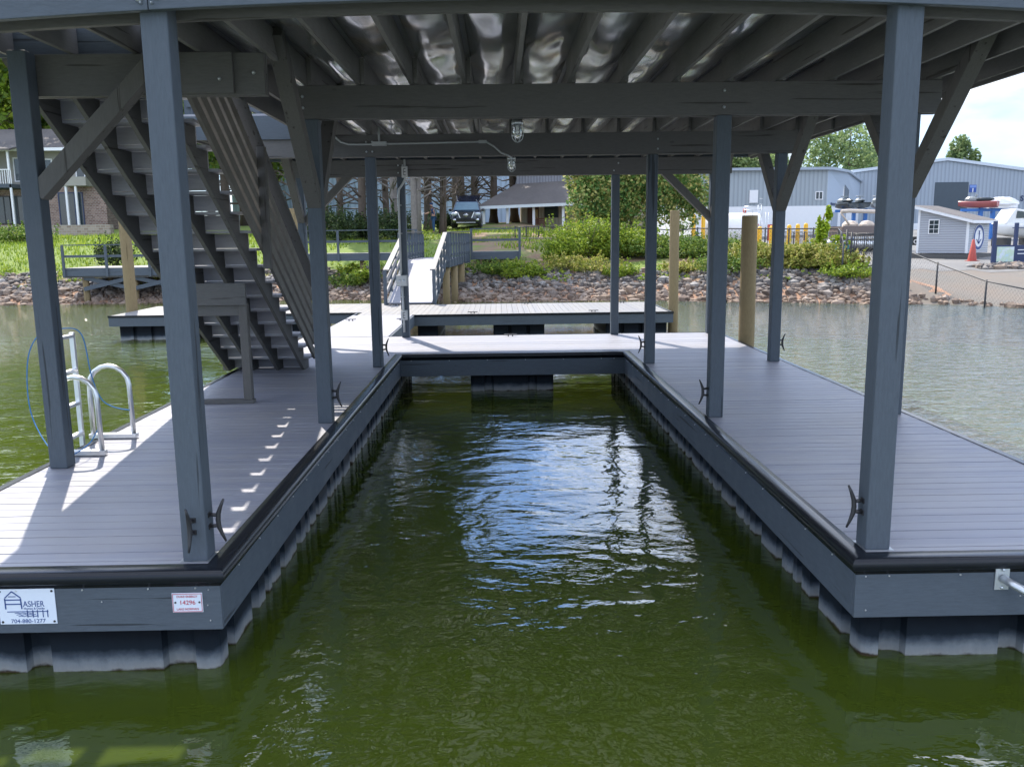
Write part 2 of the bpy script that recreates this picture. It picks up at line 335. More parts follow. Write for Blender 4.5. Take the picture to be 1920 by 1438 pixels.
# ------------------------------------------------------------ covered dock
dock=thing('covered_boat_dock','grey painted two level floating boat dock with roofed U shaped slip in the foreground','boat dock',(0,4,0))
XI,XO=1.80,3.90; YF,YS,YR=-.10,8.72,11.30; P=.14
mb=MB(); y=YF+.0; k=0
while y<YR-.01:
    y1=min(y+P-.009,YR); j=random.uniform(-.0012,.0012)
    if y1<=YS+.01:
        mb.box(-XO+.01,-XI,y,y1,-.028,j); mb.box(XI,XO-.03,y,y1,-.028,-j)
    else: mb.box(-XO+.01,XO-.03,y,y1,-.028,j)
    y+=P
part('deck_boards',mb,DK,dock,.002)
mb=MB(); mb.box(-XO+.02,-XI-.01,YF+.01,YS,-.10,-.03); mb.box(XI+.01,XO-.04,YF+.01,YS,-.10,-.03); mb.box(-XO+.02,XO-.04,YS+.002,YR-.02,-.10,-.03)
part('deck_frame',mb,WSX,dock)
def fascia(a,b,c,d,m):
    mb=MB(); mb.box(a,b,c,d,-.345,-.03); return part('fascia_board',mb,m,dock,.004)
T=.035
fascia(-XO,-XI+T,YF-T,YF-.001,WX); fascia(XI-T,XO,YF-T,YF-.001,WX)
fascia(-XI+.001,-XI+T,YF,YS-T,WY); fascia(XI-T,XI-.001,YF,YS-T,WY)
fascia(-XI+.001,XI-.001,YS-T,YS,WX)
fascia(-XO-.03,-XO+.005,YF,YR,WY); fascia(XO-.025,XO+.01,YF,YR,WY); fascia(-XO,XO-.03,YR-.015,YR+.02,WX)
# rubber bumper swept along the front and round the slip
def sweep(path,prof,closed=False):
    mb=MB(); mb.sm=True; n=len(prof); vs=[];L=len(path)
    for i,p in enumerate(path):
        p=Vector(p); dirs=[]
        if i>0: dirs.append((p-Vector(path[i-1])).normalized())
        if i<L-1: dirs.append((Vector(path[i+1])-p).normalized())
        nn=[Vector((d.y,-d.x)) for d in dirs]; m=sum(nn,Vector((0,0)))/len(nn); m=m/m.length_squared
        for (o,z) in prof: vs.append((p.x+m.x*o,p.y+m.y*o,z))
    fs=[]
    for i in range(L-1):
        for k in range(n-1): fs.append((i*n+k,(i+1)*n+k,(i+1)*n+k+1,i*n+k+1))
    mb.add(vs,fs); return mb
prof=[(-.055,.002),(-.055,.008),(-.01,.009),(.012,.010)]+[(.040+.032*math.sin(t),-.028+.038*math.cos(t)) for t in [R(a) for a in (0,25,50,75,100,125,150,175)]]+[(.037,-.068),(.037,-.088),(.030,-.088)]
path=[(-XO-.03,YF),(-XI,YF),(-XI,YS),(XI,YS),(XI,YF),(XO+.01,YF)]
# the outward side is to the right of travel
for i in range(5):
    seg=path[i:i+2]; ext=[path[max(0,i-1)]]+seg+[path[min(5,i+2)]] if 0<i<4 else None
full=sweep(path,prof); npf=len(prof)
for i in range(5):
    mb=MB(); mb.sm=True; mb.add(full.v[i*npf:(i+2)*npf],[(k,npf+k,npf+k+1,k+1) for k in range(npf-1)])
    part('rubber_bumper',mb,BLK,dock)
mb=MB(); mb.box(-XO-.045,-XO+.02,YF,YR,-.02,.006); part('edge_trim',mb,BLK,dock,.003)
mb=MB(); mb.box(XO-.035,XO+.03,YF,YR,-.02,.006); part('edge_trim',mb,BLK,dock,.003)
mb=MB(); mb.box(-XO,-3.77,YR-.01,YR+.035,-.02,.006); mb.box(-2.28,XO-.03,YR-.01,YR+.035,-.02,.006); part('edge_trim',mb,BLK,dock)
# screws on fascia
mb=MB()
def dome(c,ax,r=.006): mb.ball(c,r,r,r,6)
for x in rng(-3.6,-1.9,.36)+rng(1.95,3.7,.4): dome((x,YF-T-.003,-.098),'y'); 
for x,z in ((-2.42,-.17),(-1.83,-.11),(-1.83,-.29),(-1.84,-.2),(1.82,-.1),(1.83,-.3),(2.7,-.23)): dome((x,YF-T-.001,z),'y',.005)
for y in rng(.2,8.4,.45): dome((-XI+T+.003,y,-.098),'x'); dome((XI-T-.003,y,-.098),'x')
for x in rng(-1.6,1.6,.6): dome((x,YS-T-.003,-.098),'y')
part('fascia_screws',mb,SCREW,dock)
def gfloat(x0,x1,y0,y1,z0=-1.15,z1=-.348,gx=(),gy=()):
    # rounded plan outline with half round grooves; gx = grooves on the front/back, gy on the two sides
    c=.05; pts=[]
    def groove(a,w,dp,f):
        for t in range(0,7):
            an=math.pi*t/6; pts.append(f(a+w/2-w/2*math.cos(an),dp*min(1,1.5*math.sin(an))))
    def run(L,gs,f):
        for (a,w) in gs: groove(a,w,.075,f)
    def arc(cx,cy,a0):
        for t in range(4):
            an=R(a0+30*t); pts.append((cx+c*math.cos(an),cy+c*math.sin(an)))
    Lx,Ly=x1-x0,y1-y0
    arc(x0+c,y0+c,180); run(Lx,gx,lambda a,d:(x0+a,y0+d))
    arc(x1-c,y0+c,270); run(Ly,gy,lambda a,d:(x1-d,y0+a))
    arc(x1-c,y1-c,0); run(Lx,[(Lx-a-w,w) for a,w in reversed(gx)],lambda a,d:(x1-a,y1-d))
    arc(x0+c,y1-c,90); run(Ly,[(Ly-a-w,w) for a,w in reversed(gy)],lambda a,d:(x0+d,y1-a))
    m=MB(); m.prism(pts,z0,z1); return m
yy=-.02; k=0
while yy<11:
    y1=min(yy+1.2,11.2)
    for s in (-1,1):
        a,b=(-3.78,-1.84) if s<0 else (1.87,3.78)
        gx=[(.30,.16),(1.04-.2,.15),(1.62,.19)] if s<0 else [(.10,.16),(.80,.15),(1.5,.15)]
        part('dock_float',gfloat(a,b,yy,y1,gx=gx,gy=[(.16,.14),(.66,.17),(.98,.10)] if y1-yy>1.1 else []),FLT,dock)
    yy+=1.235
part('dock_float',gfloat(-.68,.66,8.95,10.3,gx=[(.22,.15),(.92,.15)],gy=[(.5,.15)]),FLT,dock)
# posts
PW=.07
def post(x,y,z1=2.9,m=WZ,z0=.002):
    mb=MB(); mb.box(x-PW,x+PW,y,y+.14,z0,z1); o=part('post',mb,m,dock,.008); return o
XP=1.94
posts={}
for j,y in enumerate((0,3.66,7.39,11.12)):
    for s in (-1,1): posts[(s,j)]=post(s*XP,y,3.2 if j==0 else 2.9)
XQ=3.73
post(-3.76,2.08,3.2); post(XQ,3.66); post(XQ,7.39); post(XQ,11.12-.0); post(-3.76,11.12); 
for s in (-1,1): mb=MB(); mb.box(s*XP-.09,s*XP+.09,-.012,.16,.0005+.001,.0035); part('base_flashing',mb,GALV,dock)
# beams (two plies either side of the post tops)
def ply(x0,x1,y,z0,z1,arch=0,n=24):
    m=MB(); 
    if not arch: m.box(x0,x1,y,y+.045,z0,z1); return m
    xs_=[x0+(x1-x0)*i/n for i in range(n+1)]; vs=[]
    for x in xs_:
        d=-arch*(x/4.45)**2
        vs+= [(x,y,z0+d),(x,y+.045,z0+d),(x,y+.045,z1+d),(x,y,z1+d)]
    fs=[(0,1,2,3)]+[tuple(n*4+k for k in (3,2,1,0))]
    for i in range(n):
        for k in range(4): fs.append((i*4+k,(i+1)*4+k,(i+1)*4+(k+1)%4,i*4+(k+1)%4))
    m.add(vs,fs); return m
def beam(x0,x1,y,z0=2.902,z1=3.198,arch=0,y2=.095,mm=WX):
    a=part('beam',ply(x0,x1,y-.004,z0,z1,arch),mm,dock,.004); b=part('beam',ply(x0,x1,y+y2,z0,z1,arch),mm,dock,.004); return a
fb=part('beam',ply(-1.942,4.45,-.049,2.975,3.3,.23),WX,dock,.004); part('beam',ply(-4.45,-1.946,-.049,2.975,3.3,.23),WX,dock,.004); part('beam',ply(-4.45,4.45,.146,2.96,3.3,.20),WSX,dock,.004) 
b1=beam(-2.13,3.98,3.66,mm=WSX); b2=beam(-4.02,4.04,7.39,mm=WSX); b3=beam(-4.02,4.04,11.12,mm=WSX)
hd=beam(-3.83,-1.97,2.233,2.89,3.198,mm=WSX,y2=.06)
mb=MB(); mb.box(-2.62,-2.2,2.19,2.226,2.90,3.197); part('splice_plate',mb,WSX,dock,.004)
def bolt(x,y,z,par,r=.024):
    m=MB(); m.lathe((x,y,z),[(0,-.022),(r*.5,-.021),(r*.85,-.014),(r,-.003),(r,0)],12,axis='y'); m.v=[v for v in m.v]; part('bolt',m,GALV,par)
for x,z in ((-1.985,2.985),(-1.90,2.995),(1.90,2.995),(2.0,3.0),(-1.975,2.962),(-1.92,2.962)):
    bolt(x,-.05,z,fb,.019 if z>2.97 else .006)
for x,z in ((-2.0,3.1),(-2.0,3.0),(1.93,3.12),(1.93,2.97)): bolt(x,3.655,z,b1,.014)
for x,z in ((-1.98,3.1),(-1.9,3.1),(-1.98,2.97),(-1.9,2.97),(3.9,2.97),(2.0,3.1),(2.0,2.97)): bolt(x,7.385,z,b2,.014)
for x,z in ((-3.0,3.03),(-2.05,3.05),(-2.3,3.0)): bolt(x,2.227 if x!=-2.3 else 2.189,z,hd,.014)
for x,z in ((-1.98,3.1),(-1.9,3.1),(-1.98,2.97),(-1.9,2.97),(1.98,3.1),(1.9,2.97)): bolt(x,11.115,z,b3,.014)
# joists
XJ=4.42; OPX=-2.78
for k in range(-9,10):
    x=-.01+.4885*k
    segs=[(.19,11.3)] if x>OPX else [(.19,2.33),(7.4,11.3)]
    for a,b in segs:
        mb=MB()
        if b-a>5:
            mb.box(x-.019,x+.019,a,3.78,3.202,3.43); mb.box(x+.021,x+.059,3.62,7.5,3.202,3.43); mb.box(x-.019,x+.019,7.36,b,3.202,3.43)
        else: mb.box(x-.019,x+.019,a,b,3.202,3.43)
        part('joist',mb,JST,dock,.003)
mb=MB(); mb.box(OPX-.02,OPX+.02,2.2,7.36,3.19,3.44); part('joist',mb,WSY,dock)
for a,b,c,d in ((XJ,XJ+.04,-.04,11.34),(-XJ-.04,-XJ,-.04,2.38),(-XJ-.04,-XJ,7.36,11.34)):
    mb=MB(); mb.box(a,b,c,d,3.17,3.45); part('rim_board',mb,WSY,dock,.004)
for a,b,c in ((-XJ,XJ,11.305),(-XJ,OPX-.03,2.335),(-XJ,OPX-.03,7.345)):
    mb=MB(); mb.box(a,b,c,c+.04,3.14 if c==7.345 else 3.2,3.45); part('rim_board',mb,WX,dock,.004)
mb=MB(); mb.box(-XJ,XJ,-.05,2.19,3.452,3.478); mb.box(OPX+.03,XJ,2.19,7.35,3.452,3.478); mb.box(-XJ,XJ,7.35,11.33,3.452,3.478); part('upper_deck_boards',mb,DK,dock)
# drooping membrane between joists
mb=MB(); mb.sm=True
def memb(xa,xb,ya,yb):
    nx,ny=8,int((yb-ya)/.12); vs=[]
    for j in range(ny+1):
        y=ya+(yb-ya)*j/ny
        for i in range(nx+1):
            t=i/nx; x=xa+(xb-xa)*t; s=math.sin(math.pi*t)
            z=3.425-s*(.055+.045*noise.noise(Vector((xa*3,y*.55,1)))+.03*noise.noise(Vector((xa*5+t*2,y*1.5,5))))+.012*noise.noise(Vector((x*6,y*3,2)))*s
            vs.append((x,y,z))
    mb.add(vs,[(j*(nx+1)+i,(j+1)*(nx+1)+i,(j+1)*(nx+1)+i+1,j*(nx+1)+i+1) for j in range(ny) for i in range(nx)])
for k in range(-9,9):
    xa=-.01+.4885*k+.062; xb=-.01+.4885*(k+1)-.021
    if xb>OPX+.1: memb(max(xa,OPX+.03) if xa<OPX else xa,xb,.19,11.28)
    else: memb(xa,xb,.19,2.18); memb(xa,xb,7.42,11.28)
part('underdeck_membrane',mb,MEM,dock)
# knee braces
def brace(p,q,mm=WSZ,w=.13,h=.13,side=None):
    m=MB(); m.bar(p,q,w,h,side); return part('knee_brace',m,mm,dock,.005)
brace((-1.94,3.70,2.13),(-1.94,2.48,3.41),side=(1,0,0)); brace((-1.94,3.78,2.13),(-1.94,5.0,3.4),side=(1,0,0))
brace((-3.72,2.15,2.16),(-2.64,2.15,3.24),side=(0,1,0))
for y in (3.66,7.39,11.12):
    for s in (-1,1):
        if s>0 and y>11: continue
        brace((XQ,y+.07+s*.04,2.16),(XQ,y+.07+s*1.24,3.40),side=(1,0,0))
brace((XQ-.03,11.19,2.1),(2.78,11.19,2.98),side=(0,1,0)); brace((-3.72,11.19,2.1),(-2.85,11.19,2.95),side=(0,1,0))
brace((-3.76,11.15,2.15),(-3.76,9.95,3.4),side=(1,0,0)); brace((-1.97,.16,2.1+.15),(-2.9,.17,3.12),side=(0,1,0)) if 0 else None
brace((-1.94,7.41,2.2),(-1.94,6.6,3.1),side=(1,0,0)) if 0 else None
# upper railing seen through the stairwell
def urail(p,q,n=4,posts=3):
    p=Vector(p);q=Vector(q)
    for k in range(n):
        m=MB(); z=3.62+k*.2; m.bar(p+Vector((0,0,z)),q+Vector((0,0,z)),.04,.085); part('upper_rail',m,WX,dock)
    for k in range(posts):
        c=p+(q-p)*k/(posts-1); m=MB(); m.box(c.x-.045,c.x+.045,c.y+.03,c.y+.12,3.46,4.4); part('upper_rail_post',m,WZ,dock)
    m=MB(); m.bar(p+Vector((0,.05,4.42)),q+Vector((0,.05,4.42)),.14,.04); part('upper_rail_cap',m,WX,dock)
urail((-4.38,7.40,0),(-2.8,7.40,0),4,3); urail((-4.38,11.2,0),(4.38,11.2,0),4,7)
urail((-4.38,11.1,0),(-4.38,7.5,0),4,3)
# ------------------------------------------------------------ staircase
st=thing('staircase','grey wooden staircase with slatted side rail climbing from the left dock to the upper deck','staircase',(-3.4,7,0))
SL=.655; YB=7.85
def line(y): return SL*(YB-y)
nst=17; rise=3.42/18; run=rise/SL
for x in (-4.02,-3.68,-3.33,-2.97):
    poly=[]
    # lower edge
    poly+= [(7.27,.0),(2.40,3.19),(2.40,3.44)]
    for k in range(nst,0,-1):
        z=k*rise; yn=YB-z/SL
        poly+= [(yn-run,z-.03),(yn-.02,z-.03)]
    poly+= [(YB-.02-.0,.0)] if 0 else [(YB-rise/SL-.02,0.0)]
    m=MB(); m.prismx(poly,x-.02,x+.02); part('stringer',m,WSY,st)
for k in range(1,nst+1):
    z=k*rise; yn=YB-z/SL
    m=MB()
    for j in (0,1): m.box(-4.06,-2.90,yn-run*(j+1)+.003-(.0),yn-run*j+(.02 if j==0 else 0)-.003 if j==0 else yn-.146,z-.028,z) if False else None
    m.box(-4.06,-2.86,yn-.1505,yn+.012,z-.028,z); m.box(-4.06,-2.86,yn-.322,yn-.1525,z-.028,z-.001)
    part('tread',m,DK,st)
    m=MB(); m.box(-4.04,-2.945,yn-.036,yn-.021,z-rise+.003,z-.031); part('riser',m,DK,st)
RXs=-2.905
for k in range(5):
    o=-.10+.205*k; m=MB(); ya,yb=2.42,7.42
    m.bar((RXs+.075,ya,line(ya)+o),(RXs+.075,yb,line(yb)+o),.038,.11,(1,0,0)); part('rail_board',m,RAILW,st,.003)
m=MB(); m.bar((RXs+.10,2.42,line(2.42)+.93),(RXs+.10,7.5,line(7.5)+.93),.14,.036,(1,0,0)); part('handrail_cap',m,WSY,st,.004)
for y,z0 in ((7.44,.0),(4.95,line(4.95)-.42),(2.5,line(2.5)-.3)):
    m=MB(); m.box(RXs+.096,RXs+.18,y,y+.09,z0+.002,line(y)+.90); part('rail_post',m,WSZ,st,.004)
for o in (0,):
    m=MB(); m.bar((-4.06,2.3,line(2.3)+.9),(-4.06,7.4,line(7.4)+.9),.04,.09,(1,0,0)); part('far_handrail',m,WSY,st)
    m=MB(); m.box(-4.10,-4.05,7.30,7.39,.002,1.2); part('rail_post',m,WSZ,st)
# mid support frame
for x in (-3.74,-3.02):
    m=MB(); m.box(x-.045,x+.045,4.78,4.87,.045,1.12); part('support_leg',m,WSZ,st,.004)
m=MB(); m.box(-3.82,-2.965,4.735,4.775,1.10,1.34); part('cross_beam',m,WSX,st,.004)
m=MB(); m.box(-3.82,-3.07,4.80,4.84,.98,1.095); part('cross_beam',m,WSX,st,.004)
m=MB(); m.box(-3.80,-2.96,4.77,4.88,.001,.043); part('sill',m,WSX,st,.004)
# ------------------------------------------------------------ cleats
def cleat0():
    c=thing('dock_cleat','x','cleat',(0,0,0),'black cleats bolted to the dock posts')
    m=MB()
    for s in (-1,1):
        m.box(-.003+.003,.006,-.02,.02,s*.035-.014,s*.035+.014); m.tube([(.004,0,s*.035),(.05,0,s*.03)],.011,8)
    part('foot',m,CAST,c)
    m=MB(); m.tube([(.088,0,-.125),(.070,0,-.085),(.054,0,-.04),(.050,0,0),(.054,0,.04),(.070,0,.085),(.088,0,.125)],[.006,.010,.014,.015,.014,.010,.006],8); part('horn',m,CAST,c)
    return c
c0=cleat0(); first=True
for x,y,z,rz,lab in ((-XP,0.0,.21,-90,'black cleat on the front face of the front left post'),(-XP+PW,.07,.22,0,'black cleat on the slip side of the front left post'),
  (-XP+PW,3.73,.28,0,'black cleat on the second left inner post'),(-XP+PW,7.46,.28,0,'black cleat on the third left inner post beside the slip end'),
  (XP-PW,.07,.24,180,'black cleat on the slip side of the front right post'),(XP-PW,3.73,.25,180,'black cleat on the second right inner post'),
  (XP-PW,7.46,.27,180,'black cleat on the third right inner post'),(XQ+PW,7.46,.27,0,'black cleat on the outer right post over open water')):
    if first: c0.location=(x,y,z); c0.rotation_euler=(0,0,R(rz)); c0['label']=lab; first=False
    else: copy_tree(c0,None,lab,(x,y,z),R(rz))
# ------------------------------------------------------------ caged lamps
def glass():
    m=NT('clear_jar_glass'); m.b.inputs['Transmission Weight'].default_value=.92; m.rough(.03); m.col((.9,.93,.92)); m.b.inputs['IOR'].default_value=1.3; return m.mat
GL=glass()
def lamp0():
    l=thing('caged_dock_lamp','x','lamp',(0,0,0),'caged jar lamps under the roof beams')
    m=MB(); m.lathe((0,0,0),[(0,0),(.05,0),(.05,-.05),(.058,-.05),(.058,-.075),(.045,-.08)],16); part('lamp_base',m,GALV,l)
    m=MB(); m.lathe((0,0,0),[(.040,-.078),(.042,-.16),(.036,-.19),(.02,-.21),(0,-.215)],16); part('glass_jar',m,GL,l)
    m=MB(); m.lathe((0,0,0),[(.012,-.08),(.014,-.1),(.024,-.13),(.022,-.155),(.0,-.17)],12); part('bulb',m,WHT,l)
    m=MB()
    for k in range(6):
        t=k*math.pi/3; c,s=math.cos(t),math.sin(t)
        m.tube([(c*.055,s*.055,-.07),(c*.055,s*.055,-.18),(c*.045,s*.045,-.215),(c*.02,s*.02,-.24),(0,0,-.245)],.0035,5)
    for z in (-.1,-.14,-.18): m.tube([(.055*math.cos(t*math.pi/8),.055*math.sin(t*math.pi/8),z) for t in range(17)],.0035,5,False)
    part('wire_cage',m,GALV,l); return l
l0=lamp0(); l0.location=(0.0,3.98,2.95); l0['label']='caged jar lamp hanging under the second roof beam, nearer of the two'
copy_tree(l0,None,'caged jar lamp on the bent conduit behind the third roof beam, farther of the two',(.0,7.66,2.95),0)
# conduits
m=MB(); yb=7.365
m.tube([(-2.50,yb,3.24),(-2.40,yb,3.17),(-2.32,yb,3.10),(-2.22,yb,3.07),(-2.08,yb,3.065),(-.42,yb,3.085),(-.34,yb,3.08),(-.24,yb,3.02),(-.15,yb,2.94),(-.05,yb,2.90),(.0,7.62,2.90)],.013,8)
m.tube([(-1.80,yb,3.07),(-1.80,yb,3.3)],.015,8); m.box(-1.90,-1.70,yb-.02,yb+.015,3.045,3.10); m.box(-.45,-.34,yb-.018,yb+.012,3.065,3.105)
single('conduit_pipe',m,PVC,'thin grey conduit pipe bending along the third roof beam to the lamp','conduit',(-1.8,7.38,3.07))
m=MB(); yc=11.09
m.tube([(-1.86,yc,3.2),(-1.86,yc,3.0),(-1.86,yc,2.86),(-1.90,yc,2.78),(-1.97,yc,2.68),(-1.985,yc,2.55),(-1.985,yc,1.15)],.02,8)
m.tube([(-1.97,yc,.95),(-1.96,yc,.10)],.02,8)
for z in (2.4,1.9,.75,.25): m.box(-2.015,-1.94,yc-.004,yc+.02,z-.008,z+.008)
single('conduit_pipe',m,PVC,'vertical grey conduit pipe running down the rear left post','conduit',(-1.97,11.1,1.5))
def ebox(x,z,w,h,lab,slots):
    e=thing('outlet_box',lab,'electrical box',(x,11.05,z),'grey outlet boxes on the rear left post')
    m=MB(); m.box(x-w/2,x+w/2,11.045,11.115,z-h/2,z+h/2); part('box_body',m,PVC,e,.006)
    m=MB(); m.box(x-w/2+.012,x+w/2-.012,11.036,11.044,z-h/2+.012,z+h/2-.012); part('cover_plate',m,plain('cover_grey',(.5,.51,.5),.4),e,.003)
    m=MB()
    if slots=='E':
        m.box(x-.02,x-.012,11.032,11.0355,z-h*.28,z+h*.28)
        for q in (-.28,0,.28): m.box(x-.012,x+.022,11.032,11.0355,z+h*q-.006,z+h*q+.006)
    else:
        for q in (-.035,.035): m.lathe((x+q,11.032,z),[(0,0),(.024,0),(.024,.004)],12,axis='y')
    part('outlet_marks',m,GALV if slots!='E' else CAST,e)
ebox(-1.86,2.98,.11,.2,'small grey outlet box at the head of the rear left post',"E"); ebox(-1.975,1.05,.2,.2,'square grey switch box half way up the rear left post','o'); ebox(-1.95,.42,.12,.18,'small grey outlet box low on the rear left post','E')
# ------------------------------------------------------------ signs
def text(s,size,mat,par,x,z,y,bold=.0,sx=1,align='LEFT',rot=None,name='lettering'):
    cu=bpy.data.curves.new('t','FONT'); cu.body=s; cu.size=size; cu.extrude=.0006; cu.offset=bold; cu.align_x=align
    o=bpy.data.objects.new('t',cu); COL.objects.link(o); dg=bpy.context.evaluated_depsgraph_get(); me=bpy.data.meshes.new_from_object(o.evaluated_get(dg))
    bpy.data.objects.remove(o); me.materials.clear(); me.materials.append(mat)
    off=Vector(OFF.get(par.name,(0,0,0)))
    mt=Matrix.Translation(Vector((x,y,z))-off)@(rot or Matrix.Rotation(R(90),4,'X'))@Matrix.Diagonal((sx,1,1,1)); me.transform(mt)
    n=bpy.data.objects.new(name,me); COL.objects.link(n); n.parent=par; OFF[n.name]=tuple(off); return n
PLATE=plain('white_sign_plate',(.62,.68,.76),.35,0,.03,5); INKB=plain('blue_ink',(.02,.06,.22),.5); INKR=plain('red_ink',(.45,.03,.06),.5)
ys_=YF-T
s1=thing('company_sign','white metal sign reading ASHER Homes & Docks with a phone number on the front left fascia','sign',(-2.83,ys_,-.18))
x0,x1,z0,z1=-2.985,-2.672,-.29,-.085
m=MB(); m.box(x0,x1,ys_-.005,ys_-.001,z0,z1); part('plate',m,PLATE,s1,.0015)
m=MB(); L=lambda a,b,w=.006: m.bar((a[0],ys_-.0065,a[1]),(b[0],ys_-.0065,b[1]),w,.002,(0,0,1) if abs(a[0]-b[0])>abs(a[1]-b[1]) else (1,0,0))
L((-2.945,-.135),(-2.905,-.098));L((-2.905,-.098),(-2.860,-.135));L((-2.948,-.147),(-2.862,-.147));L((-2.947,-.172),(-2.858,-.172));L((-2.946,-.138),(-2.946,-.20));L((-2.860,-.138),(-2.858,-.20));L((-2.925,-.128),(-2.885,-.128),.004)
L((-2.94,-.216),(-2.715,-.216),.004)
for q in (-2.83,-2.80,-2.775,-2.745,-2.72): L((q,-.208),(q,-.25),.004)
for j in range(3):
    for i in range(7): L((-2.90+i*.015+j*.01,-.226-j*.009+(.003 if i%2 else 0)),(-2.885+i*.015+j*.01,-.226-j*.009+(0 if i%2 else .003)),.0028)
part('logo',m,INKB,s1)
text('ASHER',.048,INKB,s1,-2.850,-.188,ys_-.006,0,.82); text('Homes & Docks',.017,INKB,s1,-2.848,-.204,ys_-.006,0,1.0); text('704-880-1277',.032,INKB,s1,-2.925,-.282,ys_-.006,0,1.05)
m=MB()
for q in ((x0+.015,z1-.014),(x1-.015,z1-.014),(x0+.015,z0+.014),(x1-.015,z0+.014)): m.lathe((q[0],ys_-.009,q[1]),[(0,0),(.006,.001),(.007,.004)],10,axis='y')
part('screws',m,CAST,s1)
s2=thing('permit_plate','small white and red plate reading DUKE ENERGY 14296 LAKE NORMAN near the front left corner','sign',(-1.94,ys_,-.18))
x0,x1,z0,z1=-2.033,-1.865,-.238,-.125
m=MB(); m.box(x0,x1,ys_-.005,ys_-.001,z0,z1); part('plate',m,PLATE,s2,.0015)
m=MB(); a=.005
for q in ((x0+a,z0+a,x1-a,z0+a),(x0+a,z1-a,x1-a,z1-a),(x0+a,z0+a,x0+a,z1-a),(x1-a,z0+a,x1-a,z1-a)): m.bar((q[0],ys_-.0065,q[1]),(q[2],ys_-.0065,q[3]),.0025,.002,(0,0,1) if q[1]==q[3] else (1,0,0))
part('border',m,INKR,s2)
xc=(x0+x1)/2
text('DUKE ENERGY',.0175,INKR,s2,xc,-.151,ys_-.0062,0,1,'CENTER'); text('14296',.036,INKR,s2,xc,-.192,ys_-.0062,.0,1,'CENTER'); text('LAKE NORMAN',.0175,INKR,s2,xc,-.224,ys_-.0062,0,1,'CENTER')
m=MB()
for q in (x0+.018,x1-.018): m.lathe((q,ys_-.009,-.18),[(0,0),(.005,.001),(.006,.004)],10,axis='y')
part('screws',m,CAST,s2)
# galvanised boom at right front
g=thing('mooring_bracket','galvanised steel tube on a square flange bolted to the front right fascia','bracket',(2.6,ys_,-.12))
m=MB(); m.box(2.545,2.625,ys_-.008,ys_-.001,-.19,-.055); part('flange',m,GALV,g,.002)
m=MB(); m.tube([(2.585,ys_-.005,-.12),(2.62,ys_-.07,-.14),(3.1,ys_-.75,-.36)],.024,12); part('tube',m,GALV,g)
m=MB()
for z in (-.07,-.175): m.ball((2.585,ys_-.012,z),.01,.01,.01,8)
m.bar((2.60,ys_-.05,-.14),(2.66,ys_-.02,-.17),.02,.006); part('bolts',m,GALV,g)
# ------------------------------------------------------------ swim ladder
ld=thing('swim_ladder','bare aluminium swim ladder raised on the left deck edge with two hooped grab rails','ladder',(-3.9,2.8,0))
for y in (2.50,3.14):
    m=MB(); pts=[(-3.60,y,.03),(-3.605,y,.48)]
    for t in range(0,9): a=R(22.5*t); pts.append((-3.785+.18*math.cos(a),y,.50+.18*math.sin(a)))
    pts+=[(-3.97,y,.40),(-3.97,y,-.02)]; m.tube(pts,.022,12); part('grab_hoop',m,ALU,ld)
    m=MB(); m.box(-4.0,-3.57,y-.035,y+.035,.009,.05); part('base_block',m,ALU,ld,.003)
for y in (2.60,3.05):
    m=MB(); m.box(-4.055,-4.015,y-.016,y+.016,-.15,1.0); part('side_rail',m,ALU,ld,.003)
for z in (.08,.36,.66,.97):
    m=MB(); m.box(-4.065,-4.005,2.62,3.03,z-.014,z+.014); part('rung',m,ALU,ld,.003)
BR=plain('blue_rope',(.02,.16,.42),.7)
m=MB()
def cat(pts,r,n=8):
    # smooth catmull
    P_=[Vector(p) for p in pts]; o=[]
    for i in range(len(P_)-1):
        a,b,c,d=P_[max(0,i-1)],P_[i],P_[i+1],P_[min(len(P_)-1,i+2)]
        for k in range(8):
            t=k/8; o.append(.5*((2*b)+(c-a)*t+(2*a-5*b+4*c-d)*t*t+(3*b-a-3*c+d)*t**3))
    o.append(P_[-1]); m.tube(o,r,n)
cat([(-3.6,2.52,.28),(-3.7,2.45,.10),(-3.95,2.45,.02),(-4.3,2.75,.30),(-4.32,2.8,.75),(-4.2,2.8,1.0),(-4.04,2.9,1.05),(-3.95,3.05,.98),(-3.92,3.1,.6),(-3.86,3.12,.38),(-3.75,3.12,.30),(-3.61,3.12,.27)],.005,6)
single('blue_rope',m,BR,'thin blue rope looped over the swim ladder on the left deck edge','rope',(-3.95,2.8,.3))
# ------------------------------------------------------------ outer dock (T shaped, behind)
fd=thing('outer_dock','low pale floating walkway joining the covered dock to the shore gangway','floating dock',(-2,17,0))
m=MB()
for x in rng(-9.94,3.9,.14)[:-1]:
    if x<-3.75: m.box(x,x+.134,16.85,19.9,-.03,0)
    elif x>-2.35: m.box(x,x+.134,16.0,19.2,-.03,0)
    else: m.box(x,x+.134,16.0,19.9,-.03,0)
part('deck_boards',m,DKY,fd)
m=MB()
for y in rng(11.345,15.99,.14)[:-1]: m.box(-3.75,-2.30,y,min(y+.134,15.99),-.03,0)
part('walkway_boards',m,DK,fd)
def fz(x0,x1,y0,y1):
    m=MB(); m.box(x0,x1,y0,y1,-.27,-.031 if 0 else -.012); part('fascia_board',m,WX if x1-x0>y1-y0 else WY,fd,.003)
fz(-2.30,4.02,15.955,15.995); fz(3.985,4.025,16,19.2); fz(-2.295,-2.255,11.35,15.95); fz(-3.79,-3.752,11.35,16.85); fz(-9.98,-3.80,16.80,16.845); fz(-9.985,-9.945,16.85,19.9)
m=MB(); m.box(-2.30,4.03,15.94,15.953,-.05,.004); m.box(-9.99,-3.8,16.785,16.799,-.05,.004); part('edge_trim',m,BLK,fd)
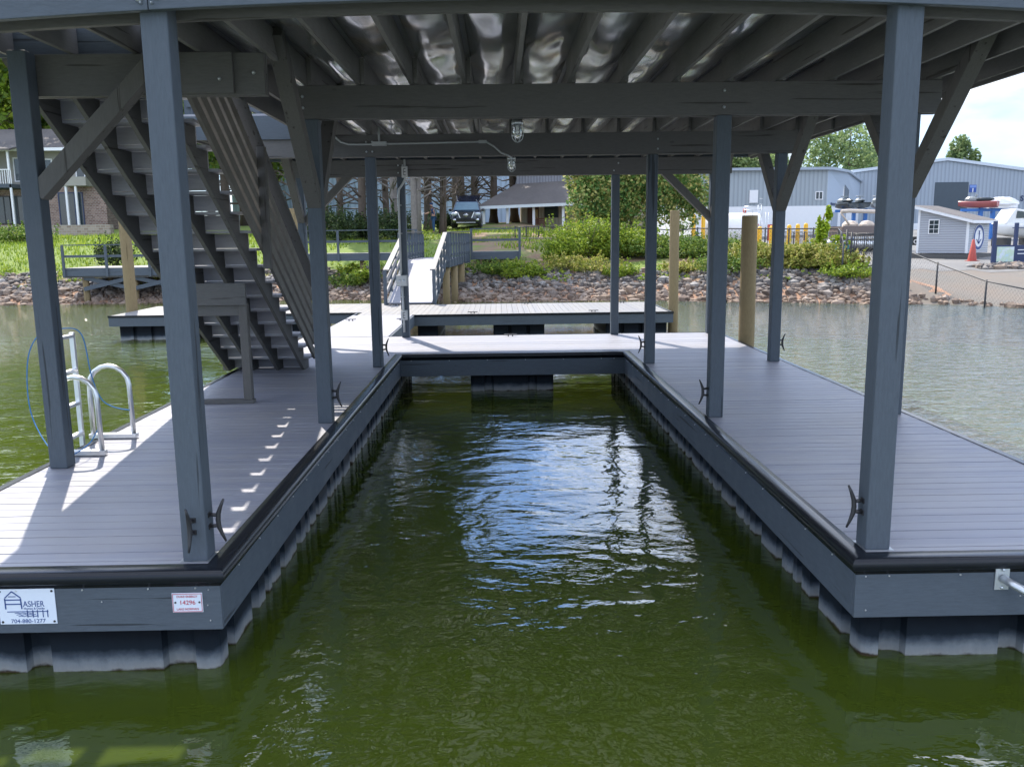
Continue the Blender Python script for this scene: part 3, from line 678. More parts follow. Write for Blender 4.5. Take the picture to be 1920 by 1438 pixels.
for a,b,c,d in ((-.35,.9,16.1,18.9),(2.4,3.9,16.1,18.9),(-2.2,-1.7,16.1,18.9),(-9.8,-8.2,16.95,19.7),(-6.5,-5,16.95,19.7),(-3.65,-2.4,12.3,14.8)):
    part('dock_float',gfloat(a,b,c,d,-.9,-.272,gx=[(.35,.1),(.8,.1)] if b-a>1.2 else []),FLT,fd)
for x,y in ((-.85,16.15),(.55,18.9),(2.1,16.15),(3.2,18.9),(-3.55,14.6),(-2.4,14.6),(-.0,11.1),(-3.0,18.9)):
    m=MB(); m.box(x-.12,x+.12,y-.02,y+.02,.03,.045); m.box(x-.05,x-.03,y-.02,y+.02,.001,.03); m.box(x+.03,x+.05,y-.02,y+.02,.001,.03)
    single('flat_cleat',m,CAST,{0:'flat black cleat at the middle of the covered dock rear edge'}.get(x,'flat black deck cleat on the outer dock boards'),'cleat',(x,y,0),'flat cleats on the outer dock boards')
# gangway
gw=thing('gangway','pale sloping gangway with light handrails rising from the outer dock to the pier','gangway',(-2.8,23,.5))
G0=(19.3,.03); G1=(27.0,1.03)
def gx(s,t): a=(-3.30,-2.08)[s]; b=(-3.62,-2.18)[s]; return a+(b-a)*t
def gp(s,t,dz=0): return Vector((gx(s,t),G0[0]+(G1[0]-G0[0])*t,G0[1]+(G1[1]-G0[1])*t+dz))
m=MB()
nb=50
for k in range(nb):
    t0,t1=k/nb,(k+.95)/nb; a,b,c,d=gp(0,t0),gp(1,t0),gp(1,t1),gp(0,t1); dz=Vector((0,0,.035))
    m.add([a,b,c,d,a+dz,b+dz,c+dz,d+dz],[(3,2,1,0),(4,5,6,7),(0,1,5,4),(1,2,6,5),(2,3,7,6),(3,0,4,7)])
part('walk_boards',m,DK,gw)
for s in (0,1):
    o=Vector((-.04 if s==0 else .04,0,0))
    m=MB(); m.bar(gp(s,0,-.08)+o,gp(s,1,-.08)+o,.05,.2,(1,0,0)); part('side_beam',m,WY,gw)
    m=MB(); m.bar(gp(s,0,.93)+o,gp(s,1,1.0)+o,.15,.04,(1,0,0)); part('handrail',m,DKY,gw)
    for dz in (.62,.32): m=MB(); m.bar(gp(s,0,dz)+o,gp(s,1,dz+.02)+o,.04,.12,(1,0,0)); part('rail_board',m,DKY,gw)
    for t in (0,.25,.5,.75,1):
        m=MB(); c=gp(s,t)+o*1.8; m.box(c.x-.045,c.x+.045,c.y-.045,c.y+.045,c.z-.1,c.z+.93); part('rail_post',m,WZ,gw)
# fixed pier
pr_=thing('fixed_pier','grey pier head with picket railing on round wooden pilings beside the riprap','pier',(-2.6,30,1))
m=MB()
for k in range(42):
    y=27.02+k*.14; t=(y-27)/6; m.box(-3.75+.3*t,-2.1+.55*t,y,y+.134,1.0,1.035)
part('deck_boards',m,DK,pr_)
m=MB(); m.bar((-2.05,27,.9),(-1.5,33,1.0),.05,.28,(1,0,0)); part('side_beam',m,WY,pr_); m=MB(); m.bar((-3.8,27,.9),(-3.5,33,1.0),.05,.28,(1,0,0)); part('side_beam',m,WY,pr_)
for sx,p,q in ((0,(-2.05,27),(-1.5,32.9)),(1,(-3.8,27),(-3.5,32.9))):
    p=Vector((*p,0));q=Vector((*q,0))
    m=MB(); m.bar(p+Vector((0,0,2.05)),q+Vector((0,0,2.12)),.14,.04,(1,0,0)); part('rail_cap',m,WSY,pr_)
    n=9
    for k in range(n):
        c=p+(q-p)*k/(n-1); m=MB(); w=.07 if k in (0,n-1) else .045; m.box(c.x-w,c.x+w,c.y-w,c.y+w,.78,2.04); part('rail_picket',m,WZ,pr_)
    m=MB(); m.bar(p+Vector((0,0,1.62)),q+Vector((0,0,1.65)),.03,.09,(1,0,0)); m.bar(p+Vector((0,0,1.22)),q+Vector((0,0,1.25)),.03,.09,(1,0,0)); part('mid_rail',m,WY,pr_)
for x,y in ((-2.15,27.2),(-1.95,29.3),(-1.75,31.2),(-3.7,27.2),(-3.6,29.5),(-3.9,27.25)):
    m=MB(); m.tube([(x,y,-1.2),(x,y,.82)],.14,12); part('pier_piling',m,PILE,pr_)
def shorewalk(x0,x1,y0,z,lab,nposts,h=1.0,name='shore_boardwalk',dep=1.3):
    b=thing(name,lab,'boardwalk',((x0+x1)/2,y0,z))
    m=MB()
    for x in rng(x0,x1,.14)[:-1]: m.box(x,min(x1,x+.134),y0,y0+dep,z-.03,z)
    part('deck_boards',m,DKY,b)
    m=MB(); m.box(x0,x1,y0-.04,y0-.002,z-.33,z-.01); part('fascia_board',m,WX,b)
    for yy_ in (y0-.06,):
        m=MB(); m.box(x0,x1,yy_-.02,yy_+.1,z+h-.04,z+h); part('rail_cap',m,WX,b)
        m=MB(); m.box(x0,x1,yy_+.01,yy_+.05,z+h*.5-.05,z+h*.5+.05); part('mid_rail',m,WX,b)
        for k in range(nposts):
            x=x0+.05+(x1-x0-.1)*k/(nposts-1); m=MB(); m.box(x-.05,x+.05,yy_-.055,yy_+.009,z-.35,z+h-.045); part('rail_post',m,WZ,b)
    return b
b=shorewalk(-8.9,-3.72,33.0,1.25,'long grey boardwalk rail left of the pier above the riprap',4)
for x in (-8.4,-6.2,-4.0): m=MB(); m.tube([(x,33.4,.2),(x,33.4,1.0)],.12,10); part('piling',m,PILE,b)
b=shorewalk(-1.42,.78,33.0,1.25,'short grey boardwalk rail right of the pier, in front of the parked vehicle',2)
for x in (-.9,.6): m=MB(); m.tube([(x,33.4,.2),(x,33.4,1.0)],.12,10); part('piling',m,PILE,b)
b=shorewalk(-17.9,-12.6,30.6,.82,'grey shore platform with open rail over the riprap at far left','' and 0 or 4,.94,'shore_platform',3)
for k,x in enumerate((-17.2,-15.2,-13.2)):
    for y in (30.9,33.2): m=MB(); m.tube([(x,y,-1.3),(x,y,.5)],.13,10); part('piling',m,PILE,b)
for x in (-17.2,-15.2):
    m=MB(); m.bar((x,30.7,-.05),(x+2,30.7,.42),.05,.16,(0,1,0)); part('cross_brace',m,WX,b); m=MB(); m.bar((x,30.76,.42),(x+2,30.76,-.05),.05,.16,(0,1,0)); part('cross_brace',m,WX,b)
m=MB(); m.box(-18.0,-12.6,30.66,33.5,.42,.78); part('frame',m,WSX,b)
def piling(x,y,z,r,lab):
    m=MB(); m.tube([(x,y,-1.6),(x+.01,y,0),(x,y,z-.02),(x,y,z)],[r*1.05,r,r*.97,r*.95],20); single('wooden_piling',m,PILE,lab,'piling',(x,y,-.6),'round wooden mooring pilings')
piling(4.05,9.95,2.12,.135,'round wooden piling at the rear right corner of the covered dock'); piling(4.16,16.7,2.42,.12,'round wooden piling at the right end of the outer dock')
piling(-10.15,18.6,2.45,.15,'round wooden piling at the left end of the outer dock'); piling(-6.0,20.1,2.7,.16,'round wooden piling seen between the stairs and the second left post')
# ------------------------------------------------------------ riprap, vegetation
m=MB()
def rock(x,y,s):
    z=H(x,y); m.ball((x,y,z+s*random.uniform(-.1,.35)),s*random.uniform(.7,1.3),s*random.uniform(.6,1.1),s*random.uniform(.55,1.05),random.choice((5,6,7)),random.uniform(.02,1),.36,random.uniform(0,3))
for i in range(9500):
    x=random.uniform(-30,14.6); d=random.uniform(-.35,3.6)
    lim=3.4+noise.noise(Vector((x*.4,1,1)))*1.3
    if d>lim: continue
    if x>11: d*=max(.35,1-(x-11)/7)
    rock(x,interp(x,SHORE)+d,random.uniform(.05,.14) if random.random()<.88 else random.uniform(.14,.24))
for i in range(40):
    x=random.uniform(14.3,17.2); rock(x,interp(x,SHORE)+random.uniform(-.2,.5)+ (17-x)*.1,random.uniform(.08,.2))
for i in range(420):
    t=random.random(); x=21.5+t*11; y=34.5-t*5+random.uniform(-2.6,.6)*(.4+t); rock(x,y,random.uniform(.12,.28))
single('riprap',m,ROCK,'grey and tan riprap rocks piled along the water line','rocks',(0,29,0),kind='stuff')
# soft contours: rocks with irregular facets keep flat shading
def leaves(mb,c,rx,ry,rz,n,ls,blobs=9,hollow=.45,aspect=1.7):
    c=Vector(c); bl=[]
    for i in range(blobs):
        while 1:
            q=Vector((random.uniform(-1,1),random.uniform(-1,1),random.uniform(-1,1)))
            if q.length<1: break
        bl.append((Vector((q.x*rx,q.y*ry,q.z*rz))*.75,random.uniform(.28,.5)))
    for i in range(n):
        b,s=random.choice(bl)
        q=Vector((random.gauss(0,1),random.gauss(0,1),random.gauss(0,1))).normalized()*random.uniform(hollow,1)**.5
        p=c+b+Vector((q.x*rx*s,q.y*ry*s,q.z*rz*s)); l=ls*random.uniform(.6,1.4)
        d=Vector((random.gauss(0,1),random.gauss(0,1),random.gauss(0,.7))).normalized(); e=d.orthogonal().normalized()
        e=(Matrix.Rotation(random.uniform(0,6.3),3,d)@e)*l/aspect
        mb.add([p-d*l*.5,p+e*.5,p+d*l*.5,p-e*.5],[(0,1,2,3)],random.uniform(.05,1))
def bush(name,x,y,w,h,mat,n,ls,lab,group,d=None):
    z=H(x,y); t=thing(name,lab,'shrub',(x,y,z),group)
    m=MB(); 
    for k in range(7):
        a=random.uniform(0,6.3); m.tube([(x,y,z-.1),(x+math.cos(a)*w*.15,y+math.sin(a)*w*.1,z+h*.4),(x+math.cos(a)*w*.33,y+math.sin(a)*w*.25,z+h*.8)],[.03,.02,.008],5)
    part('stems',m,BARKD,t); m=MB(); leaves(m,(x,y,z+h*.45),w*.60,(d or w*.8)*.5,h*.55,n,ls,int(14+w*5),.3)
    for k in range(int(16*w)):
        a=random.uniform(-.62,.62)*w; b=random.uniform(-.35,.35)*w; zt=z+h*random.uniform(.5,.9)*(1-abs(a/w)*.7); L_=h*random.uniform(.15,.55); lx,ly=random.uniform(-.4,.4),random.uniform(-.3,.1)
        for j in range(9): leaves(m,(x+a+lx*L_*j/8,y+b+ly*L_*j/8,zt+L_*j/8),.07,.07,.06,3,ls,1)
    part('foliage',m,mat,t)
RB='shrubs on the bank'
bush('large_shrub',X(1100,34.5),34.0,3.4,1.75,LF_BRIGHT,9000,.11,'large bright yellow green shrub below the porch house',RB)
bush('large_shrub',X(1175,35),34.6,3.6,1.3,LF_BRIGHT,9000,.11,'broad bright shrub under the magnolia right of the rear right post',RB)
bush('large_shrub',X(1040,34),33.4,2.0,.9,LF_BRIGHT,3500,.1,'low spreading shrub at the right end of the short boardwalk',RB)
bush('shrub',X(1260,35),33.9,4.2,1.0,LF_MID,7000,.11,'mid green shrub left of the tall wooden piling',RB)
bush('shrub',X(1330,35),33,3.0,.85,LF_MID,4500,.11,'low green shrub between the two right wooden pilings',RB)
bush('small_shrub',X(925,32.6),31.6,1.5,.6,LF_MID,1800,.09,'small green shrub under the short boardwalk',RB)
bush('small_shrub',X(965,32.6),31.2,1.6,.7,LF_BRIGHT,1800,.09,'small leafy shrub on the rocks below the short boardwalk',RB)
bush('small_shrub',X(685,33),32.4,1.3,.8,LF_BRIGHT,1800,.09,'small green shrub on the rocks left of the gangway',RB)
bush('small_shrub',X(650,33),32.5,1.8,.5,LF_MID,1500,.09,'low green clump below the long boardwalk',RB)
for k,(u,w,h) in enumerate(((1400,2.4,.95),(1435,2.2,.85),(1475,2.6,.95),(1512,2.4,.95),(1545,2.4,.85),(1575,2.0,.7))):
    y=30.5-k*.35; bush('weed_clump',X(u,y),y,w,h,LF_WEED,4200,.1,['tall yellow green weeds right of the wooden piling','yellow weeds behind the rear outer post','yellow weeds just right of the third outer post','thick weeds below the vine covered post','weeds below the tall bright vine','low weeds beside the chain link gate'][k],RB)
bush('small_shrub',X(1360,30),29.6,2.2,.8,LF_MID,2500,.09,'low green shrub at the foot of the tall wooden piling',RB)
bush('small_shrub',X(1590,28),27.6,2.0,.55,LF_BRIGHT,2000,.09,'low creeping green shrub at the foot of the gate',RB)
for k,(u,d_,w_,h_) in enumerate(((955,3.1,1.3,.5),(1000,2.5,1.2,.45),(1120,2.7,1.8,.7),(1165,2.3,1.2,.5),(1285,2.8,1.6,.5),(660,2.9,1.2,.45),(1060,3.2,1.6,.7))):
    y=interp(X(u,31),SHORE)+d_; bush('small_shrub',X(u,y),y,w_,h_,LF_BRIGHT if k%2 else LF_WEED,1500,.09,['straggling weeds on the rocks under the short boardwalk end','low weeds halfway down the rocks right of the boardwalk','leafy shoots spilling down the rocks below the large shrub','small weeds on the rocks left of the rear right post','small weeds on the rocks between the two right pilings','small weeds on the rocks left of the second left post','leafy shoots at the foot of the large bright shrub'][k],RB)
bush('shrub',X(100,50),46,4,1.0,LF_MID,3000,.13,'low hedge in front of the brick house',RB)
bush('shrub',X(230,36),35,1.6,1.2,LF_DARK,2500,.1,'dark shrub behind the shore platform',RB)
for k,(u,y,w,h) in enumerate(((640,44,3.4,1.6),(705,45,3.0,1.5),(750,43,2.6,1.7),(832,52,1.6,1.0),(600,46,3,1.8))):
    bush('shrub',X(u,y),y,w,h,LF_DARK,3500,.12,['dark undergrowth left of the red brown trunk','dark undergrowth at the foot of the row of trees','dark shrub beside the pale grey trunk','dark shrub behind the standing person','dark shrub at the left end of the row of trees'][k],RB)
# vine post
z=H(X(1535,30),30); vn=thing('vine_covered_post','tall bright lime green vine climbing a post above the weeds','vine',(X(1535,30),30,z))
m=MB(); xv=X(1540,30); m.tube([(xv,30,z),(xv-.1,30,z+1.1),(xv+.1,30,z+1.9)],.03,6); part('stem',m,BARKD,vn)
m=MB(); leaves(m,(xv-.12,29.6,z+1.1),.30,.25,.95,1300,.12,14,.2); leaves(m,(xv+.16,29.7,z+1.95),.22,.2,.45,420,.11,7,.2); leaves(m,(xv-.2,29.6,z+.5),.5,.3,.5,700,.12,8,.2); leaves(m,(xv+.7,30,z+.8),.6,.3,.25,400,.1,4); part('foliage',m,leafmat('leaf_lime',(.14,.24,.01),(.26,.38,.02),(.42,.50,.03)),vn)
# grass stuff
m=MB()
for i in range(26000):
    x=random.uniform(-34,10); y=random.uniform(33,50); 
    if y<interp(x,SHORE)+3.3 or (x>-.5 and y<36): continue
    gq=noise.noise(Vector((x*.35,y*.35,9)))
    if gq<-.05 and x>-12: continue
    z=H(x,y); a=random.uniform(0,6.3); h=random.uniform(.08,.24); w=.035
    m.add([(x-w*math.cos(a),y-w*math.sin(a),z-.02),(x+w*math.cos(a),y+w*math.sin(a),z-.02),(x+random.uniform(-.08,.08),y,z+h)],[(0,1,2)],random.uniform(.05,1))
single('grass',m,LF_BRIGHT,'grass growing on the bank and lawn','grass',(0,40,1.5),kind='stuff')
m=MB()
for i in range(900):
    x=random.uniform(-30,14); d=random.uniform(1.6,4.2); y=interp(x,SHORE)+d; z=H(x,y)+.15
    if noise.noise(Vector((x*.6,y*.6,4)))<.0: continue
    leaves(m,(x,y,z),.28,.28,.14,14,.1,2)
single('creepers',m,LF_BRIGHT,'leafy creepers scattered over the upper riprap','ground cover',(0,32,0),kind='stuff')
# trees
def limbs(m,base,h,n,r,spread,z0=.35,down=False,bare=True):
    for k in range(n):
        t=random.uniform(z0,.98); p=Vector(base)+Vector((0,0,h*t)); a=random.uniform(0,6.3); L=spread*(1.15-t)*random.uniform(.6,1.2)
        q=p+Vector((math.cos(a)*L*.5,math.sin(a)*L*.5,L*random.uniform(-.1,.35))); e=p+Vector((math.cos(a+.2)*L,math.sin(a+.2)*L,L*random.uniform(.0,.6)))
        m.tube([p,q,e],[r*.28*(1.1-t)+.012,r*.15*(1.1-t)+.01,.006],4,False)
        for j in range(4):
            b=q.lerp(e,random.uniform(-.6,1)); m.tube([b,b+Vector((random.uniform(-.5,.5),random.uniform(-.5,.5),random.uniform(-.1,.7)))*L*.35],[.012,.004],3,False)
def tree(name,x,y,r,h,mats,cz,crx,crz,n,ls,lab,group,bare=26,lean=0,twin=False,leaf_n=14):
    z=H(x,y); t=thing(name,lab,'tree',(x,y,z),group); m=MB()
    m.tube([(x,y,z-.3),(x+lean*.1,y,z+.6),(x+lean*.4,y,z+h*.4),(x+lean,y,z+h)],[r*1.5,r,r*.8,r*.15],10)
    if twin: m.tube([(x+r*.9,y,z-.2),(x+r*1.2,y,z+h*.15),(x+r*3,y,z+h*.9)],[r*.8,r*.6,r*.2],8)
    limbs(m,(x+lean*.3,y,z),h*.9,bare,r,max(2.2,crx*.9),.12)
    part('trunk',m,mats[0],t); m=MB(); leaves(m,(x+lean,y,z+cz),crx,crx,crz,n,ls,leaf_n); part('crown',m,mats[1],t); return t
TG='row of tall trees behind the boardwalk'
LT=[(680,46,.24,15,0,'ivy clad trunk at the left end of the row of trees'),(728,47,.2,17,0,'slim reddish brown trunk left of the rear left post'),(741,45,.22,17,1,'grey trunk half hidden by the rear left post'),
 (779,42,.20,17,1,'thick pale grey trunk just right of the rear left post'),(803,50,.26,18,0,'dark straight trunk behind the standing person'),(829,48,.17,11,0,'forked dark trunk left of the parked vehicle'),
 (855,57,.26,12,0,'dark trunk directly behind the parked vehicle'),(868,60,.28,12.5,0,'dark trunk rising behind the open tailgate'),(893,58,.26,11.5,0,'dark trunk right of the open tailgate'),
 (926,62,.3,11,0,'tree rising behind the porch roof corner'),(966,64,.34,11,0,'broad dark trunk seen past the porch posts'),(640,50,.2,14,0,'slim dark tree at the far left beyond the stairs rail'),(612,58,.22,15,0,'dark tree seen beside the second left post'),(560,56,.25,16,0,'dark tree seen through the stair rail')]
for u,y,r,h,g_,lab in LT:
    tree('tall_tree',X(u,y),y,r,h,(BARK if g_ else BARKD,LF_PINE),h*.78,3.2,h*.30,2600,.42,lab,TG,60,random.uniform(-.5,.5),twin=(u in (829,779)),leaf_n=12)
# magnolia
x=X(1178,38.5); z=H(x,38.5); t=thing('magnolia_tree','glossy leaved magnolia tree beside the rear right post hiding the porch house','tree',(x,38.5,z))
m=MB(); 
for a,b,c in ((-.1,-2.2,3.8),(.1,.2,4.6),(.3,2.2,3.6),(0,-.9,4.4)): m.tube([(x+a,38.5,z-.2),(x+a+b*.3,38.5,z+1.4),(x+b,38.4,z+c)],[.17,.13,.05],8)
part('trunk',m,BARK,t); m=MB()
leaves(m,(x-1.5,38.2,z+3.1),2.0,1.5,2.5,13000,.18,22,.6); leaves(m,(x+.4,38.2,z+3.2),1.8,1.5,2.4,9000,.18,16,.6); leaves(m,(x+2.6,38.5,z+3.5),2.3,1.6,2.4,11000,.18,18,.6); part('crown',m,LF_MAG,t)
# far trees
FG='trees far behind the roofs'
for u,y,h,cr,lab in ((1585,125,17.5,7.5,'broad light green tree rising above the metal roofs'),(1400,130,15,6,'rounded tree above the left end of the metal building'),(1440,140,15.5,6,'distant tree seen above the metal building through the braces'),(1788,135,15.0,3.2,'small distant treetop above the large blue warehouse'),(1640,140,15.5,6,'far tree behind the front right post'),
   (20,69,23,7,'leafy tree behind the brick house at the left edge'),(75,68.5,22,7,'tall leafy tree shading the brick house roof'),(150,69,21,6.5,'leafy tree over the right half of the brick house'),(-60,75,20,7,'tall tree at the left edge beyond the brick house'),(110,76,15,6,'leafy tree behind the brick house chimney side'),(180,72,14,5,'leafy tree behind the right end of the brick house'),(345,64,17,6,'yellow green tree seen past the front left post'),(400,70,15,6,'tree seen through the open stair treads'),(428,60,14,5,'leafy tree filling the gap between stair and slatted rail'),(460,74,17,6,'tree behind the slatted stair rail'),(520,68,14,5.5,'dark tree seen through the stairwell'),(1090,85,14,5,'tree behind the porch house')):
    tree('broad_tree',X(u,y),y,.35,h*.85,(BARKD,LF_FAR if u>1000 or u in (345,) else LF_BRIGHT if u in (20,110) else LF_MID),h*.62,cr,h*.36,5000,.55,lab,FG,14,0,False,22)
# ------------------------------------------------------------ buildings
def win(par,cx,z0,z1,w,y,frame=WHT,mull=1,dx=0):
    m=MB(); f=.07
    m.box(cx-w/2-f,cx+w/2+f,y-.05,y-.005,z0-f,z0); m.box(cx-w/2-f,cx+w/2+f,y-.05,y-.005,z1,z1+f)
    m.box(cx-w/2-f,cx-w/2,y-.05,y-.005,z0,z1); m.box(cx+w/2,cx+w/2+f,y-.05,y-.005,z0,z1)
    for k in range(1,mull+1): q=cx-w/2+w*k/(mull+1); m.box(q-.03,q+.03,y-.045,y-.01,z0,z1)
    wn=part('window',m,frame,par); m=MB(); m.box(cx-w/2,cx+w/2,y-.02,y-.004,z0,z1); part('pane',m,GLS,wn)
# brick house
yb_=57; x0,x1=X(-90,yb_),X(205,yb_); zg=2.9
bh=thing('brick_house','two storey brick and cream house with dark shingle roof and balcony at far left','house',((x0+x1)/2,yb_,zg))
m=MB(); m.box(x0,x1,yb_,yb_+9,zg-.6,5.75); part('brick_wall',m,BRK,bh)
m=MB(); m.box(x0,x1,yb_+.05,yb_+9,5.75,8.25); part('upper_wall',m,CREAM,bh)
m=MB(); m.prismx([(yb_-.9,8.15),(yb_+4.5,10.1),(yb_+9.9,8.15),(yb_+9.9,8.3),(yb_+4.5,10.25),(yb_-.9,8.3)],x0-.5,x1+.5); rf=part('roof',m,SHG,bh)
m=MB(); m.box(x0-.5,x1+.5,yb_-.98,yb_-.9,8.12,8.32); part('gutter',m,WHT,rf)
for u in (15,40): win(bh,X(u,yb_),3.3,5.1,.9,yb_,FENB,1)
win(bh,X(140,yb_),3.1,5.3,1.6,yb_,NAVY,2); win(bh,X(95,yb_),6.4,7.6,1.1,yb_+.05,WHT,1); win(bh,X(60,yb_),6.2,7.7,1.4,yb_+.05,WHT,1); win(bh,X(170,yb_),6.4,7.6,1.1,yb_+.05,WHT,1)
bx0,bx1=X(-90,yb_-2),X(36,yb_-2)
m=MB(); m.box(bx0,bx1,yb_-2.2,yb_,5.6,5.85); 
bal=part('balcony',m,WX,bh); m=MB()
for x in rng(bx0,bx1,.16): m.box(x-.02,x+.02,yb_-2.2,yb_-2.16,5.86,6.75)
m.box(bx0,bx1,yb_-2.22,yb_-2.14,6.76,6.82); part('balusters',m,WHT,bal)
m=MB(); m.prismx([(yb_-2.6,8.0),(yb_,8.6),(yb_,8.7),(yb_-2.6,8.12)],bx0,bx1+.3); part('porch_roof',m,SHG,bh)
for x in (bx1-.1,bx1-2.2,bx0+.2): m=MB(); m.box(x-.06,x+.06,yb_-2.2,yb_-2.08,zg-.4,8.05); part('porch_post',m,WHT,bh)
for u in (132,150): m=MB(); q=X(u,yb_-1); m.box(q-.07,q+.07,yb_-1,yb_-.86,zg-.4,6.2); part('downpipe',m,WHT,bh)
m=MB(); m.box(X(125,yb_-1),X(172,yb_-1),yb_-1.1,yb_,5.75,6.35); part('canopy',m,CREAM,bh)
m=MB(); m.box(x0,X(215,52),51.5,52,2.2,3.0); single('retaining_wall',m,STW,'dark stacked stone retaining wall below the brick house','wall',(X(60,52),51.7,2.5))
# blue building behind trees
m=MB(); y=76; m.box(X(440,y),X(1010,y),y,y+20,2,11.5); o=single('metal_building',m,corr('sky_blue_siding',(.36,.47,.62),.5,'xy'),'long sky blue metal building seen between the tree trunks','building',(X(700,y),y,2))
# porch house
yp=56
ph=thing('porch_house','tan low house with a shingled porch roof on white posts behind the shrubs','house',(X(1020,yp),yp,2.1))
A=lambda u,v,y:tuple(PX(u,v,y))
zf=2.08; xl=X(908,yp); xr=X(1230,yp)
m=MB(); m.box(X(903,yp),xr,yp-.2,yp+8,1.2,zf); part('porch_floor',m,STW,ph)
ze0=3.98; E1=Vector((X(893,yp-.6),yp-.6,ze0)); E2=Vector((xr+.5,yp-.6,4.35)); T1=Vector((X(968,61),61,5.85)); T2=Vector((xr+.5,61,6.4)); B1=Vector((X(893,yp-.6),66,ze0))
m=MB(); dz=Vector((0,0,-.14)); m.add([E1,E2,T2,T1,E1+dz,E2+dz,T2+dz,T1+dz],[(0,1,2,3),(7,6,5,4),(0,4,5,1),(1,5,6,2),(2,6,7,3),(3,7,4,0)]); m.add([E1,T1,B1],[(0,1,2)]); m.add([E1+dz,B1+dz,T1+dz],[(0,1,2)]); rf=part('porch_roof',m,SHG,ph)
m=MB(); m.bar(E1+Vector((0,-.05,-.06)),E2+Vector((0,-.05,-.06)),.06,.2,(0,1,0)); part('gutter',m,GALV,rf)
m=MB(); m.add([T1,T2,T2+Vector((0,1.2,3.3)),T1+Vector((.6,1.2,3.3)),T1+Vector((0,6,0)),T2+Vector((0,6,0)),T2+Vector((0,4.8,3.3)),T1+Vector((.6,4.8,3.3))],[(0,1,2,3),(5,4,7,6),(3,2,6,7),(4,0,3,7),(1,5,6,2)]); part('upper_roof',m,SHK,ph)
xw=X(980,59); m=MB(); m.box(xw,xr,59,66,zf-.5,4.9); part('wall',m,TANS,ph)
m=MB(); q=X(1000,59); m.box(q-.42,q+.42,58.95,58.995,zf,4.15); dr=part('door',m,plain('door_brown',(.12,.05,.03),.6),ph); m=MB(); m.box(q+.05,q+.35,58.93,58.949,zf+1.1,zf+1.8); part('door_glass',m,plain('amber_glass',(.5,.32,.12),.3),dr)
win(ph,X(1034,59),3.35,4.15,.9,59,FENB,0); win(ph,X(1140,59),3.0,4.1,1.0,59,WHT,1)
for u in (908,952,1001,1056,1110): m=MB(); q=X(u,yp); m.box(q-.09,q+.09,yp-.1,yp+.08,zf+.001,4.05+(q-xl)*.03); part('porch_post',m,WHT,ph)
m=MB(); q=X(930,yp); m.ball((q,yp+.3,zf+.25),.32,.25,.25,10,jit=.15); single('white_sack',m,WHT,'crumpled white sack lying on the porch floor edge','sack',(q,yp+.3,zf))
m=MB(); q=X(999,57.5); m.lathe((q,57.5,zf),[(0,.62),(.2,.62),(.22,.0),(0,0)],14); single('blue_bin',m,plain('cyan_bin',(.02,.25,.35),.5),'small blue bin beside the porch door','bin',(q,57.5,zf))
# porch chair
q=X(1014,57.5); ch=thing('porch_chair','brown slatted rocking chair on the porch below the dark window','chair',(q,57.5,zf)); BW=plain('chair_brown',(.22,.09,.05),.6)
m=MB(); m.box(q-.3,q+.3,57.3,57.85,zf+.42,zf+.47); part('seat',m,BW,ch); m=MB()
for k in range(5): m.box(q-.28,q+.28,57.86,57.89,zf+.55+k*.13,zf+.64+k*.13)
part('backrest',m,BW,ch)
for sx in (-.3,.3):
    for yy_ in (57.32,57.84): m=MB(); m.box(q+sx-.03,q+sx+.03,yy_-.03,yy_+.03,zf+.0,zf+(.65 if yy_<57.5 else 1.25)); part('leg',m,BW,ch)
# garden wall
m=MB(); a,b=X(966,41),X(1075,41); m.box(a,b,41,41.35,.9,Z(446,41)); single('garden_wall',m,STW,'low brick garden wall between the boardwalk and the shrubs','wall',((a+b)/2,41,1.2))
# iron fence on garden wall
def fence(p,q,h,n,lab,mesh_=True,pick=0,name='chain_link_fence',fromz=None,mat=FENB,rail=.025,step=.16,wr=.004):
    p=Vector((*p,0));q=Vector((*q,0)); c=(p+q)/2; f=thing(name,lab,'fence',(c.x,c.y,H(c.x,c.y)))
    zz=lambda v:(H(v.x,v.y) if fromz is None else fromz)
    P_=[p+(q-p)*k/n for k in range(n+1)]
    for a in P_:
        m=MB(); z=zz(a); m.tube([(a.x,a.y,z-.2),(a.x,a.y,z+h+.05)],rail*1.3,6); part('fence_post',m,mat,f)
    m=MB(); m.tube([(a.x,a.y,zz(a)+h) for a in P_],rail,6); part('top_rail',m,mat,f)
    m=MB(); L=(q-p).length; 
    if mesh_:
        k=-h
        while k<L:
            for s in (0,1):
                a0,a1=max(0,k),min(L,k+h)
                if a1>a0:
                    u0,u1=(a0-k),(a1-k); pa,pb=p+(q-p)*a0/L,p+(q-p)*a1/L
                    if s: u0,u1=h-u0,h-u1
                    m.tube([(pa.x,pa.y,zz(pa)+u0),(pb.x,pb.y,zz(pb)+u1)],wr,3,False)
            k+=step
        part('wire_mesh',m,mat,f)
    elif pick:
        k=0
        while k<L: a=p+(q-p)*k/L; m.box(a.x-.012,a.x+.012,a.y-.012,a.y+.012,zz(a)+.08,zz(a)+h); k+=pick
        part('pickets',m,mat,f)
    return f
fence((X(966,41.1),41.15),(X(1075,41.1),41.15),.55,5,'low black iron fence on top of the brick garden wall',False,.14,'iron_fence',Z(446,41))
fence((X(1180,37.5),35.8),(X(1575,31),31.2),1.25,9,'long black chain link fence behind the weeds',True)
fence((X(1575,31),31.2),(X(1578,28),27.8),1.25,2,'short chain link fence return running down to the gate',True)
fence((X(1660,29.5),28.5),(X(1935,21.5),20.6),1.1,3,'low chain link fence sloping down the gravel ramp to the water',True,step=.16,wr=.0022)
fence((X(560,64),64),(X(1000,64),64),1.3,12,'dark chain link fence behind the row of trees',False,0)
